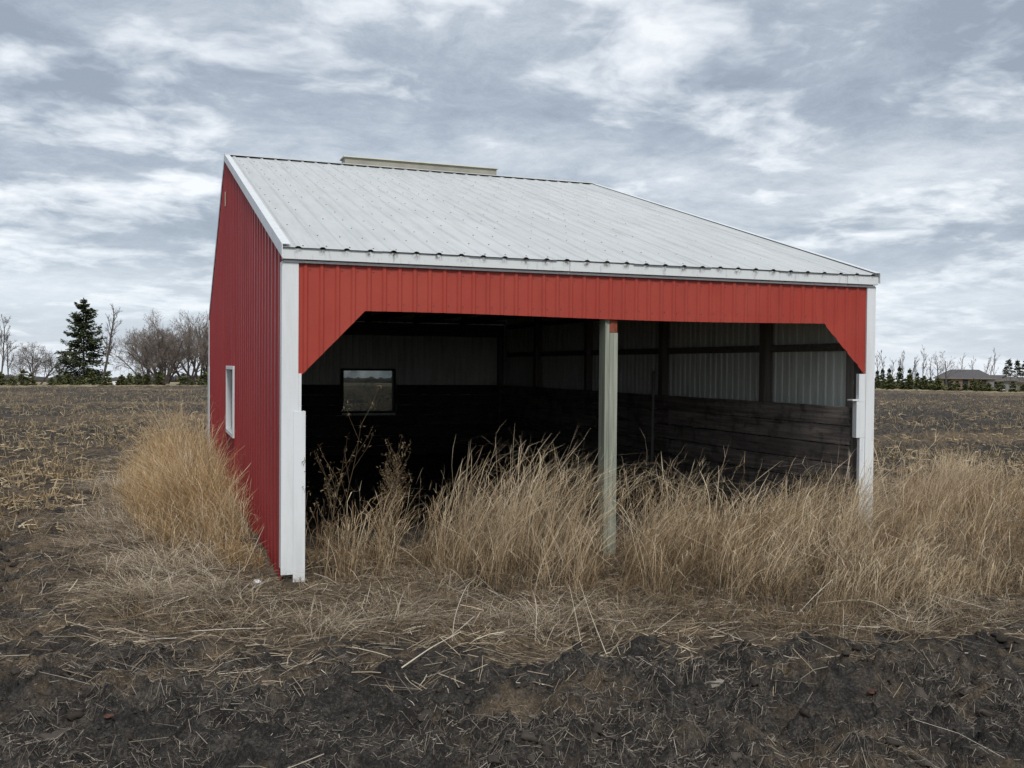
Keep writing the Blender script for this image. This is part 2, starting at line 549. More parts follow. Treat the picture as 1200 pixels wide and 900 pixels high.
MAT = dict(
    ground=m_ground(),
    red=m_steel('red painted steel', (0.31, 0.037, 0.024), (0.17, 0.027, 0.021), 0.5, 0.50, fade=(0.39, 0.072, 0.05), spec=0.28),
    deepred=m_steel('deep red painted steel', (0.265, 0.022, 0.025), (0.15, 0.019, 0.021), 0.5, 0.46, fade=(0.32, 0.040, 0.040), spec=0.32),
    roof=m_steel('white roof steel', (0.53, 0.55, 0.55), (0.27, 0.275, 0.265), 0.6, 0.46, streak=(1, 0.10, 0.10), fade=(0.44, 0.465, 0.47), spec=0.35),
    liner=m_steel('grey primer back of steel', (0.70, 0.74, 0.68), (0.22, 0.22, 0.20), 0.6, 0.55),
    white=m_steel('white trim steel', (0.66, 0.69, 0.71), (0.40, 0.40, 0.37), 0.45, 0.45),
    grime=m_grime_trim(),
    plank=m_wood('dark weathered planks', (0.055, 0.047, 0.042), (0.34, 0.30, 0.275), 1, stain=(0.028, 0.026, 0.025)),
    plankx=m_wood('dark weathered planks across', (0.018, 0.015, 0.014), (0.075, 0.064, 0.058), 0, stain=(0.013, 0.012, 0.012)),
    post=m_wood('green treated post', (0.13, 0.145, 0.115), (0.46, 0.48, 0.40), 2),
    frame=m_wood('old framing lumber', (0.08, 0.07, 0.062), (0.26, 0.235, 0.205), 2),
    framex=m_wood('old framing lumber long', (0.07, 0.062, 0.055), (0.22, 0.195, 0.17), 0),
    rust=m_plain('rusty red block', (0.20, 0.055, 0.03), 0.85, 0.45, 14),
    glass=m_glass(),
    blackframe=m_plain('dark window frame', (0.02, 0.02, 0.02), 0.6, 0.2),
    vent=m_plain('weathered cream ventilator', (0.27, 0.26, 0.22), 0.6, 0.18, 3),
    venttop=m_plain('cream ventilator cap', (0.46, 0.46, 0.36), 0.5, 0.12, 3),
    screw=m_plain('screw heads', (0.10, 0.095, 0.09), 0.6, 0.3, 30),
    grass=m_tone('tall dry grass', [(0.0, (0.11, 0.068, 0.036)), (0.35, (0.32, 0.222, 0.122)), (0.7, (0.55, 0.415, 0.255)), (1.0, (0.80, 0.67, 0.48))]),
    golden=m_tone('golden dry grass', [(0.0, (0.18, 0.105, 0.043)), (0.35, (0.42, 0.268, 0.115)), (0.7, (0.59, 0.415, 0.215)), (1.0, (0.74, 0.57, 0.35))]),
    litter=m_tone('straw litter', [(0.0, (0.07, 0.053, 0.039)), (0.4, (0.24, 0.185, 0.126)), (0.75, (0.47, 0.385, 0.27)), (1.0, (0.75, 0.67, 0.54))], transl=0.1),
    stubble=m_tone('corn stubble', [(0.0, (0.15, 0.105, 0.062)), (0.5, (0.42, 0.32, 0.185)), (1.0, (0.70, 0.58, 0.38))], transl=0.1),
    grey=m_tone('grey straw bits', [(0.0, (0.07, 0.060, 0.050)), (0.45, (0.22, 0.19, 0.155)), (0.8, (0.44, 0.39, 0.325)), (1.0, (0.72, 0.67, 0.58))], transl=0.1),
    clod=m_tone('soil clods', [(0.0, (0.014, 0.013, 0.013)), (0.7, (0.038, 0.035, 0.033)), (1.0, (0.075, 0.067, 0.060))], rough=0.95, transl=0),
    stalk=m_plain('bleached stalk', (0.55, 0.49, 0.38), 0.8, 0.2, 9),
    weed=m_tone('brown weeds', [(0.0, (0.055, 0.040, 0.028)), (0.5, (0.16, 0.115, 0.07)), (1.0, (0.36, 0.27, 0.16))]),
    bark=m_plain('grey bark', (0.085, 0.072, 0.064), 0.95, 0.35, 3),
    twig=m_plain('bare twigs', (0.16, 0.14, 0.13), 0.95, 0.25, 1),
    willow=m_plain('brown willow twigs', (0.18, 0.15, 0.132), 0.95, 0.25, 1),
    needle=m_tone('spruce needles', [(0.0, (0.017, 0.028, 0.015)), (0.5, (0.042, 0.066, 0.030)), (1.0, (0.10, 0.135, 0.055))], transl=0.1),
    young=m_tone('young evergreen needles', [(0.0, (0.055, 0.070, 0.024)), (0.5, (0.105, 0.128, 0.044)), (1.0, (0.18, 0.19, 0.075))], transl=0.1),
    wood_far=m_tone('far wood haze tint', [(0.0, (0.045, 0.052, 0.056)), (1.0, (0.085, 0.09, 0.092))], transl=0),  # blue-grey: distance haze is painted into the wood's colour
    brick=m_plain('pinkish brown house wall', (0.20, 0.14, 0.12), 0.9, 0.15, 2),
    shingle=m_plain('grey brown shingles', (0.095, 0.092, 0.094), 0.9, 0.2, 3),
    shedgrey=m_plain('grey shed siding', (0.20, 0.20, 0.20), 0.8, 0.12, 2),
    tan=m_plain('tan siding', (0.21, 0.18, 0.15), 0.8, 0.12, 2),
    paint=m_plain('white paint', (0.75, 0.76, 0.78), 0.6, 0.06, 3),
    stone=m_plain('pale stone', (0.22, 0.20, 0.17), 0.85, 0.3, 12),
    brickred=m_plain('red brown stone', (0.07, 0.034, 0.024), 0.85, 0.4, 20),
)

# ---------------------------------------------------------------- ground sheet (fine in front of the barn, coarse elsewhere)
a_front = np.linspace(-0.64, 0.64, 540)
a_rest = np.linspace(0.64, 2 * math.pi - 0.64, 72)[1:-1]
ang = np.concatenate([a_front, a_rest]) + YAW
rr = np.concatenate([[0.4, 1.0, 1.8, 2.6, 3.4], np.geomspace(4.0, 14, 205), np.geomspace(14, 110, 140)[1:], np.geomspace(110, 5200, 46)[1:]])
na, nr = len(ang), len(rr)
gx = CAM[0] + np.outer(rr, np.sin(ang))
gy = CAM[1] + np.outer(rr, np.cos(ang))
gz = gheight(gx.ravel(), gy.ravel()).reshape(gx.shape)
st, li, ins, ve = zones(gx.ravel(), gy.ravel())
gv = np.stack([gx, gy, gz], -1).reshape(-1, 3)
ii, jj = np.meshgrid(np.arange(nr - 1), np.arange(na), indexing='ij')
j2 = (jj + 1) % na
gq = np.stack([ii * na + jj, ii * na + j2, (ii + 1) * na + j2, (ii + 1) * na + jj], -1).reshape(-1, 4)[:, ::-1]
c0 = len(gv)
gv = np.vstack([gv, [[CAM[0], CAM[1], 0]]])
me = mesh_np('ground', gv, gq, {'straw': np.append(st, .1), 'verge': np.append(ve, 0)}, smooth=True)
ground = tag(link('ground', me, MAT['ground']), 'dark tilled soil and straw-strewn stubble field around the barn', 'ground', kind='structure')


# ---------------------------------------------------------------- corrugated sheets
def rib_cols(a, b, pitch, origin, h, bw, tw, extra=()):
    pts = {round(a, 4): 0.0, round(b, 4): 0.0}

    def off(s_):
        d = abs((s_ - origin + pitch / 2) % pitch - pitch / 2)
        if d <= tw / 2:
            return h
        if d >= bw / 2:
            return 0.0
        return h * (bw / 2 - d) / (bw / 2 - tw / 2)
    k0 = int(math.floor((a - origin) / pitch)) - 1
    k1 = int(math.ceil((b - origin) / pitch)) + 1
    ss = [a, b] + list(extra)
    for k in range(k0, k1 + 1):
        c = origin + k * pitch
        ss += [c - bw / 2, c - tw / 2, c + tw / 2, c + bw / 2]
    ss = sorted(set(round(q, 4) for q in ss if a - 1e-6 <= q <= b + 1e-6))
    return [(q, off(q)) for q in ss]


def sheet(mb, cols, z0, z1, mp, th=0.002):
    """cols (s,off), z0/z1 functions of s, mp(s,off,z)->point; outer skin material 0, back skin 1"""
    for (s0, o0), (s1, o1) in zip(cols[:-1], cols[1:]):
        a0, a1, b0, b1 = z0(s0), z0(s1), z1(s0), z1(s1)
        if b0 - a0 < 1e-4 and b1 - a1 < 1e-4:
            continue
        mb.poly([mp(s0, o0, a0), mp(s1, o1, a1), mp(s1, o1, b1), mp(s0, o0, b0)], 0)
        mb.poly([mp(s0, o0 - th, b0), mp(s1, o1 - th, b1), mp(s1, o1 - th, a1), mp(s0, o0 - th, a0)], 1)
        mb.poly([mp(s0, o0 - th, a0), mp(s1, o1 - th, a1), mp(s1, o1, a1), mp(s0, o0, a0)], 0)
        mb.poly([mp(s0, o0, b0), mp(s1, o1, b1), mp(s1, o1 - th, b1), mp(s0, o0 - th, b0)], 0)


barn = empty('pole_barn')
tag(barn, 'open-fronted red steel pole barn with white ribbed roof and trim', 'barn')
PW, RW = 0.1583, 0.2375       # rib spacing on walls and roof
SHEETW = PW * 6


def spans(total, step):
    k = 0
    while k * step < total - 0.02:
        yield k * step, min((k + 1) * step, total)
        k += 1


# --- left gable wall (outer face at x=0, outside is -x)
WIN = (5.97, 7.43, 1.02, 2.03)
gl = link('gable_wall', None, [], barn)
for k, (a, b) in enumerate(spans(D, SHEETW)):
    mb = MB()
    lap = 0.0015 * (k % 2)
    mp = lambda s_, o, z: (-0.004 - o - lap, s_, z)
    b2 = b + (0.02 if b < D else 0)
    ex = [q for q in (WIN[0], WIN[1], YR) if a < q < b2]
    cols = rib_cols(a, b2, PW * 2, PW, 0.017, 0.060, 0.030, ex)
    lo = lambda s_: -0.03
    tp = lambda s_: roofz(min(max(s_, 0), D))
    inw = [c for c in cols if WIN[0] - 1e-4 <= c[0] <= WIN[1] + 1e-4]
    lw = [c for c in cols if c[0] <= WIN[0] + 1e-4]
    rw = [c for c in cols if c[0] >= WIN[1] - 1e-4]
    for part, holes in ((lw, 0), (inw, 1), (rw, 0)):
        if len(part) < 2:
            continue
        if holes:
            sheet(mb, part, lo, lambda s_: WIN[2], mp)
            sheet(mb, part, lambda s_: WIN[3], tp, mp)
        else:
            sheet(mb, part, lo, tp, mp)
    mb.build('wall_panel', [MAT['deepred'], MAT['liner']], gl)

# --- right gable wall (outside is +x)
gr_ = link('gable_wall', None, [], barn)
for k, (a, b) in enumerate(spans(D, SHEETW)):
    mb = MB()
    lap = 0.0015 * (k % 2)
    mp = lambda s_, o, z: (W + 0.004 + o + lap, s_, z)
    b2 = b + (0.02 if b < D else 0)
    cols = rib_cols(a, b2, PW, PW / 2, 0.019, 0.046, 0.026, [q for q in (YR,) if a < q < b2])
    tpf = lambda s_: roofz(min(max(s_, 0), D))
    if k == 8:          # two torn slits that let daylight through
        y0, y1 = 8.36, 8.40
        A = [c for c in cols if c[0] <= y0]
        A.append((y0, 0.0))
        B = [(y1, 0.0)] + [c for c in cols if c[0] >= y1]
        sheet(mb, A, lambda s_: -0.03, tpf, mp)
        sheet(mb, B, lambda s_: -0.03, tpf, mp)
        C = [(y0, 0.0), (y1, 0.0)]
        for z0_, z1_ in ((-0.03, 2.72), (2.80, 2.84), (2.98, tpf(8.38))):
            sheet(mb, C, lambda s_, q=z0_: q, lambda s_, q=z1_: q, mp)
    else:
        sheet(mb, cols, lambda s_: -0.03, tpf, mp)
    mb.build('wall_panel', [MAT['red'], MAT['liner']], gr_)

# --- back wall
BW = (3.02, 4.22, 1.02, 1.98)
bk = link('back_wall', None, [], barn)
for k, (a, b) in enumerate(spans(W, SHEETW)):
    mb = MB()
    lap = 0.0015 * (k % 2)
    mp = lambda s_, o, z: (s_, D + 0.004 + o + lap, z)
    b2 = b + (0.02 if b < W else 0)
    cols = rib_cols(a, b2, PW, PW / 2, 0.019, 0.046, 0.026, [q for q in BW[:2] if a < q < b2])
    lo, tp = (lambda s_: -0.03), (lambda s_: HE)
    for part, holes in (([c for c in cols if c[0] <= BW[0] + 1e-4], 0), ([c for c in cols if BW[0] - 1e-4 <= c[0] <= BW[1] + 1e-4], 1), ([c for c in cols if c[0] >= BW[1] - 1e-4], 0)):
        if len(part) < 2:
            continue
        if holes:
            sheet(mb, part, lo, lambda s_: BW[2], mp)
            sheet(mb, part, lambda s_: BW[3], tp, mp)
        else:
            sheet(mb, part, lo, tp, mp)
    mb.build('wall_panel', [MAT['red'], MAT['liner']], bk)

# --- front header with clipped corners
hd_ = link('header', None, [], barn)


def head_lo(x):
    top = 2.655 + 0.012 * math.sin(x * 1.1)
    if x < 0.81:
        return 2.00 + (x - 0.165) / (0.81 - 0.165) * (top - 2.00)
    if x > 6.38:
        return top - (x - 6.38) / (7.0 - 6.38) * (top - 2.045)
    return top


for k, (a, b) in enumerate(spans(W - 0.24, SHEETW)):
    a, b = a + 0.145, b + 0.145
    mb = MB()
    lap = 0.0016 * (k % 2)
    mp = lambda s_, o, z: (s_, -0.004 - o - lap, z)
    b2 = b + (0.02 if b < 6.95 else 0)
    cols = rib_cols(a, b2, PW, 0.145 + PW * 0.45, 0.014, 0.058, 0.024, [q for q in (0.165, 0.81, 6.38) if a < q < b2])
    sheet(mb, cols, head_lo, lambda s_: HE - 0.02, mp)
    mb.build('header_panel', [MAT['red'], MAT['liner']], hd_)
sc = MB()
for zz in (2.74, 3.06):
    for k in range(43):
        x = 0.145 + PW * (0.45 + k) + 0.045
        if 0.9 < x < 6.3 or (zz > 3 and x < W - .12):
            c = Vector((x, -0.0065, zz + 0.006 * math.sin(k * 3.1)))
            sc.cyl(c, c + Vector((0, -0.005, 0)), 0.0075, 0.005, 6)
tag(sc.build('header_screws', MAT['screw'], hd_), kind='stuff')
sc = MB()
for zz in (0.5, 1.1, 1.75, 2.4, 3.05, 3.7, 4.3, 4.9):
    k = 0
    while PW * (1 + 2 * k) + 0.06 < D - 0.1:
        y = PW * (1 + 2 * k) + 0.06
        k += 1
        if zz > roofz(y) - 0.15 or (WIN[0] - .1 < y < WIN[1] + .1 and WIN[2] - .1 < zz < WIN[3] + .1) or y < 0.2:
            continue
        c = Vector((-0.0065, y, zz + 0.008 * math.sin(k * 2.3)))
        sc.cyl(c, c + Vector((-0.006, 0, 0)), 0.009, 0.006, 6)
tag(sc.build('gable_screws', MAT['screw'], gl), kind='stuff')
hb = MB()
hb.box(0.1, W - 0.1, 0.03, 0.11, 2.76, 3.12)
hb.build('header_beam', MAT['framex'], hd_, 0.004)
# --- roof
roof = link('roof', None, [], barn)
EY0, EZ0 = -0.10, 3.262
RIDGE = (YR, 5.80)
BY0, BZ0 = D + 0.12, 3.14
RX0, RX1 = -0.016, W + 0.012
for side in (0, 1):
    e = Vector((0, EY0, EZ0)) if side == 0 else Vector((0, BY0, BZ0))
    rd = Vector((0, RIDGE[0], RIDGE[1]))
    L = (rd - e).length
    dr = (rd - e) / L
    nm = Vector((0, -dr.z, dr.y)) if side == 0 else Vector((0, dr.z, -dr.y))
    if nm.z < 0:
        nm = -nm
    for k, (a, b) in enumerate(spans(RX1 - RX0, RW * 4)):
        a, b = a + RX0, b + RX0
        mb = MB()
        lap = 0.002 * (k % 2)
        b2 = b + (0.03 if b < RX1 - .01 else 0)
        cols = rib_cols(a, b2, RW, RX0 + RW * 0.62, 0.014, 0.066, 0.026)
        jig = 0.006 * math.sin(k * 2.7)
        mp = lambda s_, o, t: e + Vector((s_, 0, 0)) + dr * t + nm * (o + lap)
        sheet(mb, cols, lambda s_: jig, lambda s_: L - 0.05, mp)
        mb.build('roof_panel', [MAT['roof'], MAT['liner']], roof)
    if side == 0:
        sc = MB()
        t = 0.12
        row = 0
        r2 = np.random.default_rng(3)
        while t < L - 0.1:
            k = 0
            while True:
                x = RX0 + RW * (0.62 + k) + 0.055
                if x > RX1 - 0.05:
                    break
                if r2.random() < 0.8:
                    tt = t + r2.normal(0, 0.012)
                    c = e + Vector((x + r2.normal(0, .006), 0, 0)) + dr * tt + nm * 0.0015
                    r_ = 0.0095
                    sc.cyl(c, c + nm * 0.006, r_, r_ * 0.6, 6)
                k += 1
            t += 0.61
            row += 1
        tag(sc.build('roof_screws', MAT['screw'], roof), kind='stuff')
# ridge cap (profile along x) and dark gaps under it come from the open ribs
rc = MB()
sl0 = (5.80 - EZ0) / (YR - EY0)
sl1 = (5.80 - BZ0) / (BY0 - YR)
zt = 5.80 + 0.032
for (ya, yb, za, zb) in ((YR - 0.15, YR, zt - 0.15 * sl0, zt), (YR, YR + 0.15, zt, zt - 0.15 * sl1)):
    rc.hexa([(RX0 - .01, ya, za), (RX1 + .01, ya, za), (RX1 + .01, yb, zb), (RX0 - .01, yb, zb), (RX0 - .01, ya, za + 0.004), (RX1 + .01, ya, za + 0.004), (RX1 + .01, yb, zb + 0.004), (RX0 - .01, yb, zb + 0.004)])
rc.build('ridge_cap', MAT['roof'], roof)
# ridge ventilator
rv = MB()
rv.box(2.10, 5.05, YR - 0.04, YR + 0.30, 5.70, 5.935)
vb = rv.build('ridge_ventilator', MAT['vent'], roof, 0.004)
rv = MB()
rv.hexa([(2.07, YR - 0.08, 5.935), (5.08, YR - 0.08, 5.935), (5.08, YR + 0.34, 5.935), (2.07, YR + 0.34, 5.935),
         (2.07, YR - 0.07, 5.955), (5.08, YR - 0.07, 5.955), (5.08, YR + 0.33, 5.955), (2.07, YR + 0.33, 5.955)])
rv.build('ventilator_cap', MAT['venttop'], roof, 0.003)
# rake trim on both gables, front and back slopes
for xs in (-1, 1):
    xo = (RX0 - 0.012) if xs < 0 else (RX1 + 0.012)
    for (ya, za, yb, zb) in ((EY0 - .01, EZ0, YR, 5.80), (YR, 5.80, BY0, BZ0)):
        q = MB()
        x0, x1 = sorted((xo, xo - xs * 0.009))
        q.hexa([(x0, ya, za - 0.10), (x1, ya, za - 0.10), (x1, yb, zb - 0.10), (x0, yb, zb - 0.10),
                (x0, ya, za + 0.03), (x1, ya, za + 0.03), (x1, yb, zb + 0.03), (x0, yb, zb + 0.03)])
        xa, xb = sorted((xo - xs * 0.009, xo - xs * 0.085))
        q.hexa([(xa, ya, za + 0.026), (xb, ya, za + 0.026), (xb, yb, zb + 0.026), (xa, yb, zb + 0.026),
                (xa, ya, za + 0.030), (xb, ya, za + 0.030), (xb, yb, zb + 0.030), (xa, yb, zb + 0.030)])
        q.build('rake_trim', MAT['white'], roof)
# eave fascia, three lengths, and the thin drip strip below
for (xa, xb) in ((RX0 - 0.004, 3.02), (3.024, 6.66), (6.664, RX1 + 0.004)):
    q = MB()
    q.box(xa, xb, -0.078, -0.03, 3.148, 3.258)
    q.build('eave_fascia', MAT['grime'], roof, 0.003)
q = MB()
q.box(0.0, W, -0.042, -0.022, 3.118, 3.142)
q.build('drip_strip', MAT['white'], roof, 0.002)
q = MB()
q.box(RX0, RX1, D + 0.06, D + 0.10, 3.0, 3.13)
q.build('eave_fascia', MAT['white'], roof, 0.003)

# --- corner trim
def trim(name, boxes, mat='white'):
    q = MB()
    for bx in boxes:
        q.box(*bx)
    return q.build(name, MAT[mat], barn, 0.002)


trim('corner_trim', [(-0.016, 0.146, -0.030, 0.0, 0.045, 3.13), (-0.016, -0.009, 0.001, 0.12, 0.10, 3.13)])
trim('jamb_trim', [(0.147, 0.178, -0.026, 0.06, 0.05, 2.03)])
trim('jamb_trim', [(0.1, 0.218, -0.040, -0.031, -0.03, 1.66), (0.201, 0.218, -0.0305, 0.1, -0.03, 1.66)])
trim('corner_trim', [(W - 0.105, W + 0.024, -0.030, 0.0, 0.045, 3.13), (W + 0.006, W + 0.024, 0.001, 0.13, 0.10, 3.13)])
trim('jamb_trim', [(W - 0.205, W - 0.106, -0.026, 0.03, 1.72, 2.06)])
trim('jamb_trim', [(W - 0.235, W - 0.106, -0.024, 0.05, 1.28, 1.73)])
trim('jamb_trim', [(W - 0.18, W - 0.106, -0.022, 0.03, 0.05, 1.279)])
trim('jamb_ledge', [(W - 0.30, W - 0.20, -0.03, 0.07, 1.731, 1.75)])
trim('corner_trim', [(-0.03, 0.001, D - 0.16, D + 0.02, 0.1, 3.10), (0.002, 0.14, D + 0.026, D + 0.04, 0.1, 3.10)])
trim('corner_trim', [(W - .001, W + .03, D - 0.12, D + 0.02, 0.1, 3.10)])
trim('jamb_trim', [(-0.046, -0.031, D - 0.62, D - 0.02, 0.25, 2.05)])
# thin cream strip under the gable peak
trim('gable_strip', [(-0.034, -0.024, 7.98, 8.03, 4.86, 5.11)], 'venttop')


# --- windows
def window(kind, wall):
    fr = MB()
    if wall == 'x':
        a, b, z0, z1 = WIN
        t = 0.055
        for (c0_, c1_, d0, d1) in ((a - t, b + t, z0 - t, z0), (a - t, b + t, z1, z1 + t), (a - t, a, z0, z1), (b, b + t, z0, z1)):
            fr.box(-0.045, 0.05, c0_, c1_, d0, d1)
        f = fr.build('window', MAT['white'], barn, 0.003)
        p = MB()
        p.box(0.036, 0.042, a, b, z0, z1)
        p.build('pane', MAT['glass'], f)
        s_ = MB()
        mid = (a + b) / 2
        s_.box(0.0, 0.034, mid - 0.018, mid + 0.018, z0, z1)
        s_.build('meeting_rail', MAT['white'], f, 0.002)
    else:
        a, b, z0, z1 = BW
        t = 0.05
        for (c0_, c1_, d0, d1) in ((a - t, b + t, z0 - t, z0), (a - t, b + t, z1, z1 + t), (a - t, a, z0, z1), (b, b + t, z0, z1)):
            fr.box(c0_, c1_, D - 0.14, D + 0.045, d0, d1)
        f = fr.build('window', MAT['blackframe'], barn, 0.003)
        p = MB()
        p.box(a, b, D - 0.02, D - 0.014, z0, z1)
        p.build('pane', MAT['glass'], f)


window('gable', 'x')
window('back', 'y')

# --- centre post of three boards with the rusty block at its top
cpst = link('centre_post', None, [], barn)
for i, (xa, xb, z1) in enumerate(((3.505, 3.5545, 2.76), (3.555, 3.6045, 2.50), (3.605, 3.655, 2.50))):
    q = MB()
    dx = 0.004 * (i == 0)
    q.box(xa, xb, 0.03 + dx, 0.19, -0.1, z1)
    q.build('post_board', MAT['post'], cpst, 0.0012)
q = MB()
q.box(3.557, 3.652, 0.036, 0.18, 2.501, 2.76)
q.build('rusty_block', MAT['rust'], cpst, 0.004)
q = MB()
q.cyl((3.60, 0.036, 2.66), (3.60, 0.026, 2.66), 0.014, 0.011, 6)
q.build('bolt', MAT['screw'], cpst)

# --- inside framing: posts, girts, beams, trusses, purlins
for (x, ys) in ((W - 0.09, (0.22, 2.10, 5.10, 8.20, 11.0)), (0.09, (0.18, 2.7, 5.4, 8.1, 10.9))):
    for y in ys:
        q = MB()
        q.box(x - 0.075 + (0.012 if x > 3 else -0.012), x + 0.075 + (0.012 if x > 3 else -0.012) - 0.02, y - 0.07, y + 0.07, -0.1, roofz(y) - 0.05)
        q.build('wall_post', MAT['frame'], barn, 0.005)
for x in (0.14, W - 0.16):
    q = MB()
    q.box(x - 0.07, x + 0.07, D - 0.21, D - 0.07, -0.1, 3.1)
    q.build('wall_post', MAT['frame'], barn, 0.005)
for xg in (0.045, W - 0.045):
    for zg in (2.40, 3.08, 4.0, 4.8):
        y0, y1 = 0.3, D - 0.3
        if zg > HE:
            y0 = (zg - HE) / (HR - HE) * YR + 0.3
            y1 = D - (zg - HE) / (HR - HE) * (D - YR) - 0.3
        q = MB()
        q.box(xg - 0.022, xg + 0.022 if xg < 3 else xg + 0.028, y0, y1, zg - 0.05, zg + 0.05)
        q.build('girt', MAT['framex'], barn, 0.003)
q = MB()
q.box(0.12, W - 0.12, D - 0.27, D - 0.212, 2.83, 3.12)
q.build('back_beam', MAT['framex'], barn, 0.003)
for x in (1.2, 2.36, 3.54, 4.72, 5.9):
    t = link('truss', None, [], barn)
    parts = [((x, 0.16, 3.19), (x, D - 0.16, 3.19)), ((x, 0.1, 3.22), (x, YR, 5.66)), ((x, D - 0.1, 3.14), (x, YR, 5.66)),
             ((x, YR, 3.2), (x, YR, 5.6)), ((x, 4.2, 3.2), (x, 5.6, 4.8)), ((x, 5.6, 4.8), (x, YR, 3.22)), ((x, 10.9, 3.2), (x, 10.9, 4.4)), ((x, 10.9, 4.4), (x, YR, 3.22))]
    for i, (p, r_) in enumerate(parts):
        q = MB()
        off = 0.042 * (i % 2) if i > 2 else 0
        q.bar((p[0] + off, p[1], p[2]), (r_[0] + off, r_[1], r_[2]), 0.038, 0.14)
        q.build('chord' if i < 3 else 'web', MAT['frame'], t)
for side, (ya, za, yb, zb, n_) in enumerate(((0.25, 3.32, YR - 0.2, 5.69, 13), (D - 0.2, 3.20, YR + 0.2, 5.68, 9))):
    for i in range(n_):
        t = i / (n_ - 1)
        y, z = ya + (yb - ya) * t, za + (zb - za) * t
        q = MB()
        q.box(0.06, W - 0.06, y - 0.02, y + 0.02, z - 0.05, z + 0.02)
        q.build('purlin', MAT['framex'], barn)

# --- dark plank lining of the lower walls
r3 = np.random.default_rng(5)
lin = [link('plank_lining', None, [], barn) for _ in range(3)]
ROWS = 7
PH = 1.70 / ROWS
for r_ in range(ROWS):
    z0 = -0.04 + r_ * (1.70 / ROWS)
    cuts = sorted([0.16] + [c + r3.uniform(-.25, .25) for c in ((4.6, 9.2) if r_ % 2 else (3.0, 7.4, 11.2))] + [D - 0.24])
    for a, b in zip(cuts[:-1], cuts[1:]):
        j = r3.uniform(-0.004, 0.004)
        q = MB()
        tl = r3.uniform(-0.006, 0.006)
        xa, xb = W - 0.205 + j, W - 0.165
        q.hexa([(xa, a, z0), (xb, a, z0), (xb, b - .006, z0 + tl), (xa, b - .006, z0 + tl), (xa, a, z0 + PH - .012), (xb, a, z0 + PH - .012), (xb, b - .006, z0 + PH - .012 + tl), (xa, b - .006, z0 + PH - .012 + tl)])
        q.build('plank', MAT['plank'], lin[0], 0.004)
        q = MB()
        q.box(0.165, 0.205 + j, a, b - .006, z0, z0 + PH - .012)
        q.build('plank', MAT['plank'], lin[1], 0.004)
    cuts = [0.22] + ([3.9 + r3.uniform(-.4, .4)] if r_ % 2 else [2.2, 5.0]) + [W - 0.22]
    segs = []
    for a, b in zip(cuts[:-1], cuts[1:]):
        if z0 + PH > BW[2] - 0.05:
            if a < BW[0] - .06:
                segs.append((a, min(b, BW[0] - .055)))
            if b > BW[1] + .06:
                segs.append((max(a, BW[1] + .055), b))
        else:
            segs.append((a, b))
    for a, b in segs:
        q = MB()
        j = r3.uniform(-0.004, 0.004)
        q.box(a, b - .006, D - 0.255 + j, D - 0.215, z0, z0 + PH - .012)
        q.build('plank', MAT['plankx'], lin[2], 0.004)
# slim grey pipe standing inside near the right wall
q = MB()
q.cyl((6.62, 4.75, -0.1), (6.64, 4.75, 2.06), 0.028, 0.026, 10)
q.build('inner_pipe', m_plain('dull pipe', (0.12, 0.12, 0.115), 0.6, 0.3), barn)


# ---------------------------------------------------------------- grass and litter
def ribbons(root, h, ldir, lean, width, nseg, tone, curl=None, wig=0.0, wprof=None, power=1.7, seed=0, kink=0.0, grad=0.0):
    """bent strips standing on root; returns verts, quads, tone per vertex"""
    rg = np.random.default_rng(seed)
    n_ = len(root)
    t = np.linspace(0, 1, nseg + 1)[None, :, None]
    L3 = np.concatenate([ldir, np.zeros((n_, 1))], 1)[:, None, :]
    hh, le = h[:, None, None], lean[:, None, None]
    pos = root[:, None, :] + np.array([0, 0, 1.0])[None, None] * hh * (t * (1 - 0.18 * np.minimum(le, 2) * t)) * np.cos(np.minimum(le, 1.3) * 0.5) + L3 * hh * le * t ** power
    if curl is not None:
        cu = curl[:, None, None]
        top = np.maximum(t - 0.72, 0) / 0.28
        pos = pos + L3 * hh * cu * top ** 2 - np.array([0, 0, 1.0])[None, None] * hh * np.abs(cu) * 0.6 * top ** 3
    if wig:
        ph = rg.uniform(0, 6.28, (n_, 1, 2))
        fr = rg.uniform(4, 9, (n_, 1, 2))
        w_ = np.sin(t * fr + ph) * wig * hh * t
        pos[..., :2] += w_
    if kink:
        for i_ in np.nonzero(rg.random(n_) < kink)[0]:
            k_ = int(rg.integers(2, max(3, nseg - 1)))
            d_ = np.array([rg.normal(0.5, 0.7), rg.normal(-0.2, 0.7), rg.normal(-0.25, 0.35)])
            d_ /= np.linalg.norm(d_) + 1e-6
            st_ = h[i_] / nseg
            for q in range(k_ + 1, nseg + 1):
                pos[i_, q] = pos[i_, q - 1] + d_ * st_
                d_ = d_ + rg.normal(0, .12, 3) - np.array([0, 0, .08])
                d_ /= np.linalg.norm(d_)
            pos[i_, :, 2] = np.maximum(pos[i_, :, 2], root[i_, 2] + 0.02)
    a = rg.uniform(0, math.pi, n_)
    sd = np.stack([np.cos(a), np.sin(a), np.zeros(n_)], 1)[:, None, :]
    wp = (1 - 0.75 * t) if wprof is None else np.interp(t[0, :, 0], *wprof)[None, :, None]
    off = sd * width[:, None, None] * 0.5 * wp
    v = np.stack([pos - off, pos + off], 2).reshape(-1, 3)
    b = (np.arange(n_) * (nseg + 1) * 2)[:, None] + (np.arange(nseg) * 2)[None, :]
    b = b.ravel()
    q_ = np.stack([b, b + 1, b + 3, b + 2], 1)
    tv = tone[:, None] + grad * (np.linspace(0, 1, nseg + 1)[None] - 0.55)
    return v, q_, np.clip(np.repeat(tv[:, :, None], 2, 2), 0, 1).ravel(), pos


